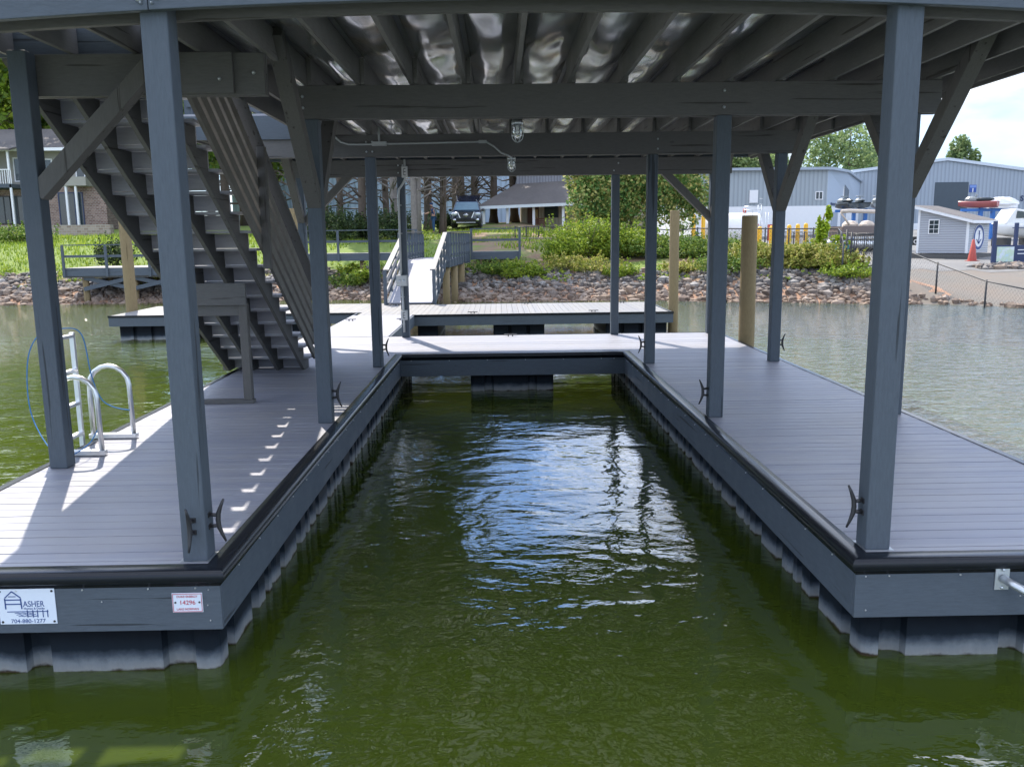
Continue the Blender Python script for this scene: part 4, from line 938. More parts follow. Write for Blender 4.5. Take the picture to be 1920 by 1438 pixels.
# gate
ga=thing('chain_link_gate','black chain link gate with square frame at the water end of the fence','gate',(X(1610,28.6),28.6,H(X(1610,28.6),28.6)))
xa,xb_=X(1588,28.6),X(1640,28.6); zg_=H(xa,28.6)
for x,h in ((xa,1.55),(xb_,1.4),(X(1597,28.6),1.45)): m=MB(); m.tube([(x,28.6,zg_-.3),(x,28.6,zg_+h)],.04,8); part('gate_post',m,FENB,ga)
m=MB(); 
for z in (.15,1.35): m.tube([(xa+.25,28.5,zg_+z),(xb_-.05,28.5,zg_+z)],.025,6)
for x in (xa+.25,(xa+xb_)/2+.1,xb_-.05): m.tube([(x,28.5,zg_+.15),(x,28.5,zg_+1.35)],.025,6)
part('gate_frame',m,FENB,ga); m=MB()
for k in range(-8,8):
    a=xa+.25+k*.14
    for s in (0,1):
        p0=Vector((a,28.5,zg_+.15+(1.2 if s else 0)));p1=Vector((a+1.2,28.5,zg_+.15+(0 if s else 1.2)))
        lo,hi=xa+.25,xb_-.05
        t0=max(0,(lo-p0.x)/1.2);t1=min(1,(hi-p0.x)/1.2)
        if t1>t0: m.tube([p0.lerp(p1,t0),p0.lerp(p1,t1)],.006,3,False)
part('wire_mesh',m,FENB,ga)
# warehouse A (office corner) and B (big)
zc=H(X(1545,78),78)
wa=thing('marina_office_building','grey blue metal marina building with a white lower storey left of the front right post','building',(X(1545,78),78,zc))
xa,xc=X(1290,80),X(1547,78); 
ang=0
m=MB(); zt=Z(318,78,1545); zm=Z(386,78,1545)
m.box(xa,xc,78.03,98,zm,zt); part('upper_wall',m,MET2,wa)
m=MB(); m.box(xa,xc+.001,78,97.9,zc-1,zm-.003); part('lower_wall',m,WHT,wa)
# right gable face recedes
xg=X(1607,96); zt2=Z(342,96,1607)
m=MB(); m.add([(xc,78.03,zm),(xg,96,zm),(xg,96,zt2),((xc+xg)/2-.3,86,zt+.25),(xc,78.03,zt)],[(0,1,2,3,4)]); m.add([(xc-6,78.2,zm),(xg-6,96,zm),(xg-6,96,zt2),((xc+xg)/2-6.3,86,zt+.25),(xc-6,78.2,zt)],[(4,3,2,1,0)]); part('gable_wall',m,corr('pale_blue_siding',(.42,.5,.6),.4,'y'),wa)
m=MB(); m.add([(xc,78,zc-1),(xg,96,zc-1),(xg,96,zm-.003),(xc,78,zm-.003)],[(0,1,2,3)]); part('lower_gable_wall',m,WHT,wa)
m=MB(); m.add([(xa,77.6,zt-.05),(xc+.3,77.6,zt-.05),((xc+xg)/2,86,zt+.25),(xa,86,zt+.25),(xa,77.6,zt+.2),(xc+.3,77.6,zt+.2),((xc+xg)/2,86,zt+.5),(xa,86,zt+.5),(xg+.3,96,zt2),(xa,96,zt2),(xg+.3,96,zt2+.25),(xa,96,zt2+.25)],
  [(3,2,1,0),(4,5,6,7),(0,1,5,4),(1,2,6,5),(2,8,10,6),(7,6,10,11),(3,9,8,2)]); part('roof',m,plain('roof_metal',(.30,.35,.41),.45),wa)
win(wa,X(1532,78),Z(380,78),Z(367,78),.6,78.02,WHT,1)
m=MB(); q=X(1410,78); m.box(q-.4,q+.4,77.9,78.02,Z(386,78),Z(362,78)); part('door',m,WHT,wa)
def gablebox(par,name,t0,t1,z0,z1,mat,out=.06):
    a=Vector((xc,78.03,0)).lerp(Vector((xg,96,0)),t0); b=Vector((xc,78.03,0)).lerp(Vector((xg,96,0)),t1); n=Vector((b.y-a.y,-(b.x-a.x),0)).normalized()*out
    m=MB(); m.add([a+n+Vector((0,0,z0)),b+n+Vector((0,0,z0)),b+n+Vector((0,0,z1)),a+n+Vector((0,0,z1)),a+Vector((0,0,z0)),b+Vector((0,0,z0)),b+Vector((0,0,z1)),a+Vector((0,0,z1))],[(0,1,2,3),(3,2,6,7),(0,4,5,1),(0,3,7,4),(1,5,6,2)]); return part(name,m,mat,par)
gablebox(wa,'window',.44,.62,Z(388,86),Z(345,86),WHT,.05); gablebox(wa,'window_pane',.46,.6,Z(386,86),Z(347,86),GLS,.09)
gablebox(wa,'side_door',.12,.3,zc-.5,Z(405,82),plain('door_grey',(.3,.35,.42),.5),.06); gablebox(wa,'side_door',.4,.55,zc-.5,Z(405,84),plain('door_grey2',(.3,.35,.42),.5),.06)
gablebox(wa,'sign_panel',.1,.3,Z(392,81),Z(388,81),NAVY,.07); gablebox(wa,'sign_panel',.0,.04,Z(425,78),Z(392,78),NAVY,.07)
yw=96; zc=H(X(1750,yw),yw)
wb=thing('blue_warehouse','large blue metal warehouse with a dark roller door and shallow gable at right','warehouse',(X(1750,yw),yw,zc))
xa,xb_=X(1590,yw),X(2080,yw); ze,zp=Z(325,yw,1600),Z(302,yw,1755); xm=X(1765,yw)
m=MB(); m.prismy([(xa,zc-1),(xb_,zc-1),(xb_,ze-1.5),(xm,zp),(xa,ze)],yw,yw+40); part('wall',m,MET,wb)
m=MB(); m.prismy([(xa,ze+.02),(xm,zp+.02),(xb_,ze-1.48),(xb_,ze-1.1),(xm,zp+.35),(xa,ze+.35)],yw-.25,yw+40); part('roof',m,plain('roof_metal_pale',(.5,.56,.62),.4),wb)
m=MB(); m.box(X(1746,yw),X(1808,yw),yw-.06,yw-.002,zc-.5,Z(342,yw,1780)); part('roller_door',m,STEEL,wb)
m=MB(); m.box(xa,xb_,yw-.05,yw-.002,zc-.5,Z(428,yw)); part('lower_band',m,WHT,wb)
q0,q1,z0,z1=X(1810,yw),X(1823,yw),Z(361,yw,1816),Z(347,yw,1816)
m=MB(); m.box(q0,q1,yw-.05,yw-.002,z0,z1); sg=part('number_sign',m,plain('sign_blue',(.02,.07,.30),.4),wb)
m=MB(); m.box(q0+.03,q1-.03,yw-.055,yw-.051,z0+(z1-z0)*.62,z1-.04); part('sign_band',m,plain('sign_pale_blue',(.15,.25,.55),.5),sg)
text('1',.62,WHT,sg,(q0+q1)/2,z0+.03,yw-.06,.02,1,'CENTER')
text('S A',.85,NAVY,wb,X(1906,yw),Z(377,yw,1910),yw-.06,.03,1,'LEFT')
# shed
B=PX(1812,482,41.5); A_=Vector((-.62,.77)); D_=Vector((.77,.62)); a_=math.atan2(-A_.y,-A_.x)
B=Vector((B.x,B.y,.72)); sh=thing('small_shed','small grey clapboard shed with white trim, slanted roof and a round emblem on its side','shed',(B.x,B.y,B.z))
def S3(u,w,z): return (B.x+A_.x*u+D_.x*w,B.y+A_.y*u+D_.y*w,B.z+z)   # u along window wall, w along emblem wall
def sbox(m,u0,u1,w0,w1,z0,z1): m.add([S3(u0,w0,z0),S3(u1,w0,z0),S3(u1,w1,z0),S3(u0,w1,z0),S3(u0,w0,z1),S3(u1,w0,z1),S3(u1,w1,z1),S3(u0,w1,z1)],[(3,0,1,2),(7,6,5,4),(0,4,5,1),(1,5,6,2),(2,6,7,3),(3,7,4,0)])
LU,LW,h0,h1=2.75,2.7,1.72,2.45
m=MB(); m.add([S3(0,0,0),S3(LU,0,0),S3(LU,LW,0),S3(0,LW,0),S3(0,0,h0),S3(LU,0,h1),S3(LU,LW,h1),S3(0,LW,h0)],[(0,4,5,1),(1,5,6,2),(2,6,7,3),(3,7,4,0)]); part('wall',m,SID,sh)
m=MB(); m.add([S3(-.35,-.3,h0-.12),S3(LU+.3,-.3,h1+.05),S3(LU+.3,LW+.3,h1+.05),S3(-.35,LW+.3,h0-.12),S3(-.35,-.3,h0+.04),S3(LU+.3,-.3,h1+.21),S3(LU+.3,LW+.3,h1+.21),S3(-.35,LW+.3,h0+.04)],[(3,0,1,2),(0,4,5,1),(1,5,6,2),(2,6,7,3),(3,7,4,0)]); part('roof_fascia',m,WHT,sh)
m=MB(); m.quad(S3(-.36,-.31,h0+.045),S3(-.36,LW+.31,h0+.045),S3(LU+.31,LW+.31,h1+.215),S3(LU+.31,-.31,h1+.215)); part('roof',m,SHG,sh)
for u,w in ((-.02,-.02),(LU-.1,-.02)): m=MB(); sbox(m,u,u+.12,-.03,.05,0,h0+(h1-h0)*max(0,u)/LU-.05); part('corner_trim',m,WHT,sh)
m=MB(); sbox(m,1.55,2.15,-.05,-.01,1.05,1.85); wn=part('window',m,WHT,sh); m=MB()
for i in range(2):
    for j in range(3): sbox(m,1.60+i*.26,1.83+i*.26,-.06,-.052,1.10+j*.24,1.31+j*.24)
part('pane',m,GLS,wn)
m=MB(); 
def ring(r0,r1,o,n=28):
    for k in range(n):
        t0,t1=2*math.pi*k/n,2*math.pi*(k+1)/n
        m.quad(S3(-o,1.35+r0*math.cos(t0),.85+r0*math.sin(t0)),S3(-o,1.35+r1*math.cos(t0),.85+r1*math.sin(t0)),S3(-o,1.35+r1*math.cos(t1),.85+r1*math.sin(t1)),S3(-o,1.35+r0*math.cos(t1),.85+r0*math.sin(t1)))
ring(0,.72,.02); em=part('emblem',m,WHT,sh); m=MB(); ring(.52,.68,.03); part('emblem_ring',m,INKB,em)
m=MB()
for p0,p1 in (((0,-.35),(0,.35)),((-.3,-.1),(0,-.35)),((.3,-.1),(0,-.35)),((-.2,.2),(.2,.2)),((-.12,.35),(.12,.35))):
    m.bar(S3(-.035,1.35+p0[0],.85+p0[1]),S3(-.035,1.35+p1[0],.85+p1[1]),.05,.01)
part('emblem_mark',m,INKB,em)
m=MB(); sbox(m,-.3,4.6,-.3,LW+.3,-.28,-.03); part('platform',m,WSX,sh)
m=MB()
for u in (-.1,1.5,3,4.4):
    for w in (-.1,2.6): sbox(m,u,u+.15,w,w+.15,-.9,-.29)
part('platform_leg',m,WSZ,sh)
# cone-like marker, sign board, bollards etc.
def Hz(u,y): return H(X(u,y),y)
q=PX(1822,495,39); z=H(q.x,q.y); cn=thing('traffic_cone','orange red traffic cone standing in front of the small shed','traffic cone',(q.x,q.y,z))
zt_=z+1.15
m=MB(); m.lathe((q.x,q.y,z),[(.22,.05),(.06,1.1),(.04,1.12),(0,1.12)],14); part('cone',m,RED,cn); m=MB(); m.box(q.x-.25,q.x+.25,q.y-.25,q.y+.25,z,z+.05); part('base',m,RED,cn)
ysb=37; zb=Z(497,ysb,1890); sb=thing('navy_map_board','navy framed notice board with a pale map panel at the right edge','notice board',(X(1890,ysb),ysb,zb))
for u,v in ((1866,415),(1906,418),(1945,418)): m=MB(); q=X(u,ysb); m.box(q-.07,q+.07,ysb,ysb+.14,zb-.4,Z(v,ysb,u)); part('post',m,NAVY,sb)
m=MB(); m.box(X(1862,ysb),X(1960,ysb),ysb-.04,ysb+.0-.003,zb-.05,Z(460,ysb,1880)); part('board',m,NAVY,sb)
def mapmat():
    m=NT('map_print'); n=m.noise(3,4,.6); m.col(m.ramp(n,[(.35,(.45,.6,.7)),(.5,(.5,.62,.45)),(.6,(.6,.66,.7)),(.75,(.4,.55,.72))])); m.rough(.3); return m.mat
m=MB(); m.box(X(1870,ysb),X(1902,ysb),ysb-.06,ysb-.041,Z(491,ysb,1880),Z(463,ysb,1880)); part('map_panel',m,mapmat(),sb)
m=MB(); 
for v in (468,475): m.box(X(1909,ysb),X(1945,ysb),ysb-.06,ysb-.041,Z(v+1.5,ysb,1910),Z(v,ysb,1910))
part('notice_lines',m,WHT,sb)
for k,u in enumerate((1300,1318,1403,1424,1446,1479,1495,1510)):
    y=58 if k<2 else 52+k*.6; x=X(u,y); z=Z(456 if k<2 else 444+k*.3,y,u); z=H(x,y); t=thing('yellow_bollard',['yellow bollard far left of the row, behind the magnolia edge','second yellow bollard beside the magnolia edge','yellow bollard left of the fuel tank end','yellow bollard below the fuel tank ladder','yellow bollard beside the red box, half hidden by the outer post','yellow bollard just right of the third outer post','second yellow bollard right of the third outer post','third yellow bollard right of the third outer post'][k],'bollard',(x,y,z),'yellow bollards round the fuel tank')
    m=MB(); m.lathe((x,y,z),[(.15,0),(.15,1.72),(.11,1.83),(0,1.86)],14); part('pipe',m,YEL,t); m=MB(); m.lathe((x,y,z),[(.2,0),(.2,.06),(0,.07)],12); part('footing',m,ASPH,t)
# fuel tank
yt=60; zt_=Hz(1400,yt); ft=thing('fuel_tank','large white horizontal fuel tank with ladder and pipes behind the yellow bollards','tank',(X(1400,yt),yt,zt_))
cx0,cx1=X(1330,yt),X(1428,yt); zc_=zt_+1.5; m=MB(); m.lathe((0,yt+1.2,zc_),[(0,cx0-.25),(.8,cx0-.2),(1.2,cx0),(1.2,cx1),(1.13,cx1+.06),(.7,cx1+.25),(0,cx1+.3)],28,axis='x'); part('shell',m,WHT,ft)
for x in (cx0+.6,cx1-.6): m=MB(); m.box(x-.15,x+.15,yt+.4,yt+2.6,zt_,zt_+.9); part('saddle',m,WHT,ft)
m=MB()
for u in (1421,1427): m.tube([(X(u,yt-.3),yt-.1,zt_+.2),(X(u,yt-.3),yt-.1,zc_+1.75)],.03,6)
for k in range(9): m.tube([(X(1421,yt),yt-.1,zt_+.5+k*.4),(X(1427,yt),yt-.1,zt_+.5+k*.4)],.02,5)
part('ladder',m,GALV,ft); m=MB()
for u in (1436,1441): m.tube([(X(u,yt),yt+.2,zt_),(X(u,yt),yt+.2,zc_+1.2)],.03,6)
m.tube([(X(1395,yt),yt+.3,zc_+1.4),(X(1430,yt),yt+.3,zc_+1.4)],.03,6); m.tube([(X(1395,yt),yt+.3,zc_+1.65),(X(1430,yt),yt+.3,zc_+1.65)],.03,6)
for u in (1396,1412,1429): m.tube([(X(u,yt),yt+.3,zc_+.9),(X(u,yt),yt+.3,zc_+1.65)],.025,6)
part('rails_and_pipes',m,GALV,ft); m=MB(); q=X(1403,yt); m.lathe((q,yt+1.2,zc_+1.15),[(0,.4),(.12,.36),(.14,.2),(.08,0)],12); part('vent_valve',m,RED,ft)
m=MB(); q=X(1443,yt); m.box(q-.2,q+.25,yt-.3,yt,zt_+.6,zt_+1.8); part('pump_box',m,RED,ft)
m=MB(); q=X(1418,yt)-.0; m.lathe((cx1-.45,yt-.03,zc_+.3),[(0,0),(.22,0),(.22,.03)],4,axis='y'); part('hazard_diamond',m,plain('pink_label',(.6,.2,.2),.5),ft)
# railing in front of office, bins
fence((X(1470,56),56),(X(1570,50),50),1.35,5,'dark metal picket fence in front of the marina office',False,.16,'iron_fence')
fence((X(1570,50),50),(X(1645,47),47),1.35,4,'dark metal picket fence in front of the pontoon boat',False,.16,'iron_fence')
for u,y,lab in ((1521,48,'small green bin left of the vine'),(1580,45,'dark green bin below the pontoon boat')):
    x=X(u,y); z=H(x,y); t=thing('wheeled_bin',lab,'bin',(x,y,z),'green bins by the marina fence'); m=MB(); m.prism([(x-.28,y-.28),(x+.28,y-.28),(x+.28,y+.28),(x-.28,y+.28)],z,z+.85); part('bin_body',m,TEAL,t,.02); m=MB(); m.box(x-.32,x+.32,y-.34,y+.32,z+.86,z+.93); part('lid',m,TEAL,t,.02)
# boats
def hull(m,cx,cy,cz,L,w,h,rz,sheer=.15):
    n=12; c,s=math.cos(rz),math.sin(rz); rings=[]
    for i in range(n+1):
        t=i/n; x=(t-.5)*L; k=1-max(0,(t-.45)/.55)**2.2; k=max(k,.02); wt=w/2*k; zt=h+sheer*L*max(0,t-.4)**2; zb=.35*h*max(0,(t-.6)/.4)**1.5
        rings.append([(x,-wt,zt),(x,-wt*.96,zt-.25*h),(x,-wt*.75,zb+.25*h*(1-t*.3)),(x,0,zb),(x,wt*.75,zb+.25*h*(1-t*.3)),(x,wt*.96,zt-.25*h),(x,wt,zt)])
    vs=[(cx+a*c-b*s,cy+a*s+b*c,cz+z) for r in rings for a,b,z in r]; fs=[]
    for i in range(n):
        for k in range(6): fs.append((i*7+k,(i+1)*7+k,(i+1)*7+k+1,i*7+k+1))
        fs.append((i*7+6,(i+1)*7+6,(i+1)*7,i*7))
    fs.append(tuple(range(6,-1,-1))); m.add(vs,fs)
ywb=50; xb0=X(1912,ywb); zb=H(xb0,ywb); bt=thing('white_cabin_cruiser','white cabin cruiser parked on stands behind the shed at the right edge','boat',(xb0,ywb,zb))
m=MB(); m.sm=True; hull(m,xb0+1.4,ywb,zb+.45,7,2.4,.95,R(188),.03); part('hull',m,GEL,bt)
m=MB(); m.sm=False; m.prismy([(xb0-1.5,zb+1.4),(xb0+2.5,zb+1.4),(xb0+2.5,zb+1.7),(xb0+.3,zb+1.75),(xb0-.3,zb+2.25),(xb0-.9,zb+2.35)],ywb-.8,ywb+.8); part('cabin',m,GEL,bt,.05)
m=MB(); m.prismy([(xb0-.85,zb+1.75),(xb0-.05,zb+1.75),(xb0-.4,zb+2.15),(xb0-.8,zb+2.2)],ywb-.83,ywb-.81); part('windscreen',m,GLS,bt)
m=MB(); m.box(xb0-1.2,xb0+3,ywb-1.235,ywb-1.1,zb+1.12,zb+1.17); part('hull_stripe',m,NAVY,bt)
for x in (xb0-1.2,xb0+.6,xb0+2.2): m=MB(); m.box(x-.12,x+.12,ywb-.9,ywb+.9,zb,zb+.55); part('stand',m,FENB,bt)
m=MB(); m.tube([(xb0+.5,ywb-.7,zb+1.7),(xb0+.8,ywb-.7,zb+2.2),(xb0+1.8,ywb-.7,zb+2.3)],.02,5); m.tube([(xb0+.5,ywb+.7,zb+1.7),(xb0+.8,ywb+.7,zb+2.2),(xb0+1.8,ywb+.7,zb+2.3)],.02,5); part('bow_rail',m,ALU,bt)
# pontoon boat
yq=52; xq=X(1612,yq); zq=Z(452,yq,1612); zq=H(xq,yq); pb=thing('pontoon_boat','beige pontoon boat with folded canvas top behind the picket fence','boat',(xq,yq,zq))
for w in (-.9,.9):
    m=MB(); m.tube([(xq-2,yq+w,zq+.6),(xq-1.6,yq+w,zq+.5),(xq+2.4,yq+w,zq+.5)],[.05,.32,.32],12); part('pontoon',m,ALU,pb)
m=MB(); m.box(xq-1.7,xq+2.4,yq-1.2,yq+1.2,zq+.85,zq+.95); part('deck',m,GALV,pb)
m=MB(); m.box(xq-1.6,xq+2.3,yq-1.2,yq-1.14,zq+.97,zq+1.65); m.box(xq-1.6,xq+2.3,yq+1.14,yq+1.2,zq+.97,zq+1.65); m.box(xq-1.62,xq-1.57,yq-1.1,yq+1.1,zq+.97,zq+1.6); part('side_fence',m,plain('brown_panel',(.15,.12,.11),.4),pb)
m=MB()
for x in (-.9,.2,1.5): m.ball((xq+x,yq-.5,zq+1.65),.55,.5,.35,10,jit=.12)
part('seat_covers',m,CANV,pb)
m=MB(); m.tube([(xq-1.8,yq-1.15,zq+2.55),(xq-1.3,yq-1.15,zq+2.6),(xq+2.2,yq-1.15,zq+2.45)],.12,8); m.tube([(xq-1.8,yq-1.15,zq+2.5),(xq-1.2,yq-1.15,zq+1.7)],.06,6); m.tube([(xq+2.2,yq-1.15,zq+2.45),(xq+1.4,yq-1.15,zq+1.6)],.06,6); part('folded_top',m,CANV,pb)
m=MB(); m.box(xq-1.2,xq+2,yq-.6,yq+.6,zq+.02,zq+.3); part('trailer',m,FENB,pb)
# jet ski racks
JD=plain('jetski_dark',(.02,.03,.035),.3); JG=plain('jetski_grey',(.2,.22,.22),.4)
def jetski(x,y,z,rz,body,lab):
    t=thing('jet_ski',lab,'jet ski',(x,y,z),'jet skis stored on the blue racks'); m=MB(); m.sm=True; hull(m,x,y,z,2.6,1.0,.45,rz,.08); part('hull',m,body,t)
    c,s=math.cos(rz),math.sin(rz); m=MB(); m.ball((x-.4*c,y-.4*s,z+.6),.7,.22,.16,10,rot=rz); part('seat',m,JD,t)
    m=MB(); m.ball((x+.45*c,y+.45*s,z+.6),.45,.3,.25,10,rot=rz); m.tube([(x+.2*c,y+.2*s,z+.7),(x+.1*c,y+.1*s,z+.95)],.05,6); m.tube([(x+.1*c-.3*s,y+.1*s+.3*c,z+.95),(x+.1*c+.3*s,y+.1*s-.3*c,z+.95)],.03,6); part('handlebar',m,JG,t)
def rack(u,y,v0,v1,lab):
    x=X(u,y); z=H(x,y); t=thing('jet_ski_rack',lab,'rack',(x,y,z),'blue steel jet ski racks'); zt=Z(v1,y,u)
    for q in (-.45,.45): m=MB(); m.box(x+q-.12,x+q+.12,y-.12,y+.12,z,zt); part('column',m,BLUE,t)
    m=MB(); m.box(x-1.9,x+1.9,y-.1,y+.1,zt-.25,zt-.05); part('arm',m,BLUE,t); return x,zt
x,zt=rack(1609,62,440,392,'blue steel rack holding dark jet skis above the pontoon boat')
jetski(x-1.2,62,zt,R(100),JD,'dark jet ski at the left of the rack above the pontoon boat'); jetski(x,62,zt,R(80),JD,'dark jet ski at the middle of the rack above the pontoon boat'); jetski(x+1.3,62,zt,R(75),JG,'grey jet ski at the right of the rack above the pontoon boat')
x,zt=rack(1846,58,440,390,'blue steel rack behind the shed roof with two craft on top')
jetski(x-.7,58,zt,R(140),plain('jetski_red',(.35,.1,.1),.4),'red and white jet ski high on the rack behind the shed roof')
m=MB(); m.ball((x+1.1,58,zt+.35),1.15,.55,.42,14,jit=.1); m.box(x+.2,x+2,57.6,58.4,zt-.04,zt+.2); single('covered_jet_ski',m,WHT,'jet ski under a white cover on the rack behind the shed roof','jet ski',(x+1.1,58,zt))
# banner sign left of shed
ybn=44; q=X(1727,ybn); m=MB(); z=H(q,ybn); bn=thing('banner_sign','low black and yellow banner lettered SCA left of the small shed','sign',(q,ybn,z))
m.box(X(1700,ybn),X(1733,ybn),ybn,ybn+.05,Z(460,ybn,1715),Z(444,ybn,1715)); part('panel',m,FENB,bn); m=MB(); m.box(X(1723,ybn),X(1733,ybn),ybn-.01,ybn-.002,Z(458,ybn,1715),Z(448,ybn,1715)); part('yellow_patch',m,YEL,bn)
m=MB(); m.box(X(1702,ybn),X(1704,ybn),ybn+.06,ybn+.12,z-.1,Z(447,ybn)); m.box(X(1729,ybn),X(1731,ybn),ybn+.06,ybn+.12,z-.1,Z(447,ybn)); part('stand',m,FENB,bn); text('CA',.33,WHT,bn,X(1713,ybn),Z(457,ybn,1715),ybn-.008,.01,1,'LEFT')
# wires
m=MB()
for dz in (0,.25): m.tube([(X(1640,120),120,Z(300,120,1640)+dz),(X(1760,120),120,Z(301,120,1760)+dz-.3),(X(1930,120),120,Z(296,120,1930)+dz)],.03,4,False)
# ------------------------------------------------------------ parked vehicle
yc_=52; xc_=X(877,yc_); zc_=H(xc_,yc_)
car=thing('parked_suv','black sport utility vehicle facing the water with its rear hatch raised','car',(xc_,yc_,zc_))
w=.96
def cs(pts_y): pass
m=MB(); m.sm=True
prof_=[(-2.42,.35,.86,.62),(-2.38,.30,.95,.9),(-2.1,.28,1.03,.96),(-1.2,.28,1.10,.97),(-.9,.28,1.12,.97),(1.8,.28,1.15,.97),(2.4,.32,1.12,.92)]
rs=[]
for yq_,zb_,zt_,ww in prof_:
    rs.append([(-ww*.92,zb_),(-ww,zb_+.2),(-ww,zt_-.22),(-ww*.9,zt_-.04),(-ww*.5,zt_),(ww*.5,zt_),(ww*.9,zt_-.04),(ww,zt_-.22),(ww,zb_+.2),(ww*.92,zb_)])
vs=[(xc_+a,yc_+p_[0],zc_+b) for p_,r in zip(prof_,rs) for a,b in r]; n=10; fs=[(i*n+k,i*n+(k+1)%n,(i+1)*n+(k+1)%n,(i+1)*n+k) for i in range(len(rs)-1) for k in range(n)]+[tuple(range(n-1,-1,-1)),tuple((len(rs)-1)*n+k for k in range(n))]
m.add(vs,fs); part('body',m,CARP,car)
m=MB(); a=[(-.9,-1.0,1.1),(.9,-1.0,1.1),(.72,-.25,1.72),(-.72,-.25,1.72),(-.9,2.25,1.1),(.9,2.25,1.1),(.72,1.95,1.76),(-.72,1.95,1.76)]
m.add([(xc_+p[0],yc_+p[1],zc_+p[2]) for p in a],[(0,1,2,3),(3,2,6,7),(1,5,6,2),(4,0,3,7),(5,4,7,6)]); part('cabin',m,CARP,car,.04)
m=MB(); m.add([(xc_+p[0],yc_+p[1]-.02,zc_+p[2]+.01) for p in ((-.8,-.95,1.15),(.8,-.95,1.15),(.66,-.3,1.67),(-.66,-.3,1.67))],[(0,1,2,3)]); part('windscreen',m,plain('screen_glass',(.12,.2,.22),.06,0,.3,3,.9),car)
for s in (-1,1):
    m=MB(); m.add([(xc_+s*p[0],yc_+p[1],zc_+p[2]) for p in ((.905,-.7,1.16),(.905,2.0,1.16),(.755,1.8,1.66),(.755,-.2,1.62))],[(0,1,2,3)]); part('side_window',m,GLS,car)
    for yy_ in (-1.5,1.45):
        m=MB(); m.lathe((xc_+s*.84,yc_+yy_,zc_+.36),[(0,-.12),(.30,-.12),(.36,-.09),(.36,.09),(.30,.12),(0,.12)],20,axis='x'); t_=part('wheel',m,TYR,car); m=MB(); m.lathe((xc_+s*.97,yc_+yy_,zc_+.36),[(0,0),(.22,0),(.23,.01)],16,axis='x'); part('rim',m,GALV,t_)
    m=MB(); m.ball((xc_+s*.72,yc_-2.36,zc_+.86),.2,.12,.1,12); part('headlight',m,plain('lamp_lens',(.55,.62,.66),.1,0,.1,5,.9),car)
    m=MB(); m.lathe((xc_+s*.72,yc_-2.44,zc_+.5),[(0,0),(.09,0),(.1,.04)],12,axis='y'); part('fog_light',m,CHR,car)
    m=MB(); m.ball((xc_+s*1.06,yc_-.75,zc_+1.17),.12,.07,.09,10); part('wing_mirror',m,CARP,car)
m=MB(); m.prismy([(xc_-.5,zc_+.98),(xc_+.5,zc_+.98),(xc_+.38,zc_+.62),(xc_-.38,zc_+.62)],yc_-2.47,yc_-2.40); gr=part('grille',m,FENB,car)
m=MB(); m.bar((xc_-.52,yc_-2.48,zc_+.98),(xc_-.36,yc_-2.48,zc_+.62),.045,.03,(1,0,0)); m.bar((xc_+.52,yc_-2.48,zc_+.98),(xc_+.36,yc_-2.48,zc_+.62),.045,.03,(1,0,0)); m.lathe((xc_,yc_-2.5,zc_+.80),[(.07,0),(.11,0),(.11,.03)],16,axis='y'); m.box(xc_-.15,xc_+.15,yc_-2.5,yc_-2.47,zc_+.785,zc_+.82); part('grille_trim',m,CHR,gr)
m=MB(); m.box(xc_-.6,xc_+.6,yc_-2.45,yc_-2.36,zc_+.33,zc_+.355); part('bumper_trim',m,CHR,car)
m=MB(); m.add([(xc_+p[0],yc_+p[1],zc_+p[2]) for p in ((-.74,1.95,1.78),(.74,1.95,1.78),(.82,3.0,2.18),(-.82,3.0,2.18),(-.74,1.95,1.84),(.74,1.95,1.84),(.82,3.0,2.26),(-.82,3.0,2.26))],[(3,2,1,0),(4,5,6,7),(0,1,5,4),(1,2,6,5),(2,3,7,6),(3,0,4,7)]); part('raised_hatch',m,CARP,car,.03)
m=MB(); 
for s in (-.62,.62): m.tube([(xc_+s,yc_-.1,zc_+1.8),(xc_+s,yc_+1.9,zc_+1.83)],.02,6)
part('roof_rail',m,ALU,car)
# ------------------------------------------------------------ person
def skin(name,verts,edges,rad,mat,parent=None,sub=1):
    me=bpy.data.meshes.new(name); me.from_pydata(verts,edges,[]); o=bpy.data.objects.new(name,me); COL.objects.link(o)
    md=o.modifiers.new('skin','SKIN'); sk=me.skin_vertices or None
    if not me.skin_vertices:
        bm=bmesh.new(); bm.from_mesh(me); bm.verts.layers.skin.verify(); bm.to_mesh(me); bm.free()
    for i,r in enumerate(rad): me.skin_vertices[0].data[i].radius=(r,r) if not isinstance(r,tuple) else r
    me.skin_vertices[0].data[0].use_root=True
    s_=o.modifiers.new('sub','SUBSURF'); s_.levels=sub; s_.render_levels=sub
    dg=bpy.context.evaluated_depsgraph_get(); me2=bpy.data.meshes.new_from_object(o.evaluated_get(dg)); o.modifiers.clear(); o.data=me2
    me2.materials.clear(); me2.materials.append(mat); me2.polygons.foreach_set('use_smooth',[True]*len(me2.polygons))
    if parent: o.parent=parent
    return o
ypn=48; xp=X(814,ypn); zp_=H(xp,ypn)
pe=thing('person','person in dark blue top and jeans bending forward with a folded white frame','person',(xp,ypn,zp_),rz=.001)
V=[(0,0,.95),(0,0,1.15),(-.04,0,1.36),(-.08,0,1.5),(-.12,-.01,1.62),(-.15,-.01,1.70),
   (-.02,-.19,1.40),(-.24,-.2,1.2),(-.46,-.16,1.14),(-.02,.19,1.40),(-.24,.2,1.22),(-.46,.14,1.16),
   (0,-.1,.88),(.0,-.12,.48),(.03,-.12,.08),(-.1,-.13,.04),(0,.1,.88),(-.05,.12,.48),(.02,.13,.08),(-.12,.14,.04),
   (-.53,-.16,1.13),(-.53,.14,1.15)]
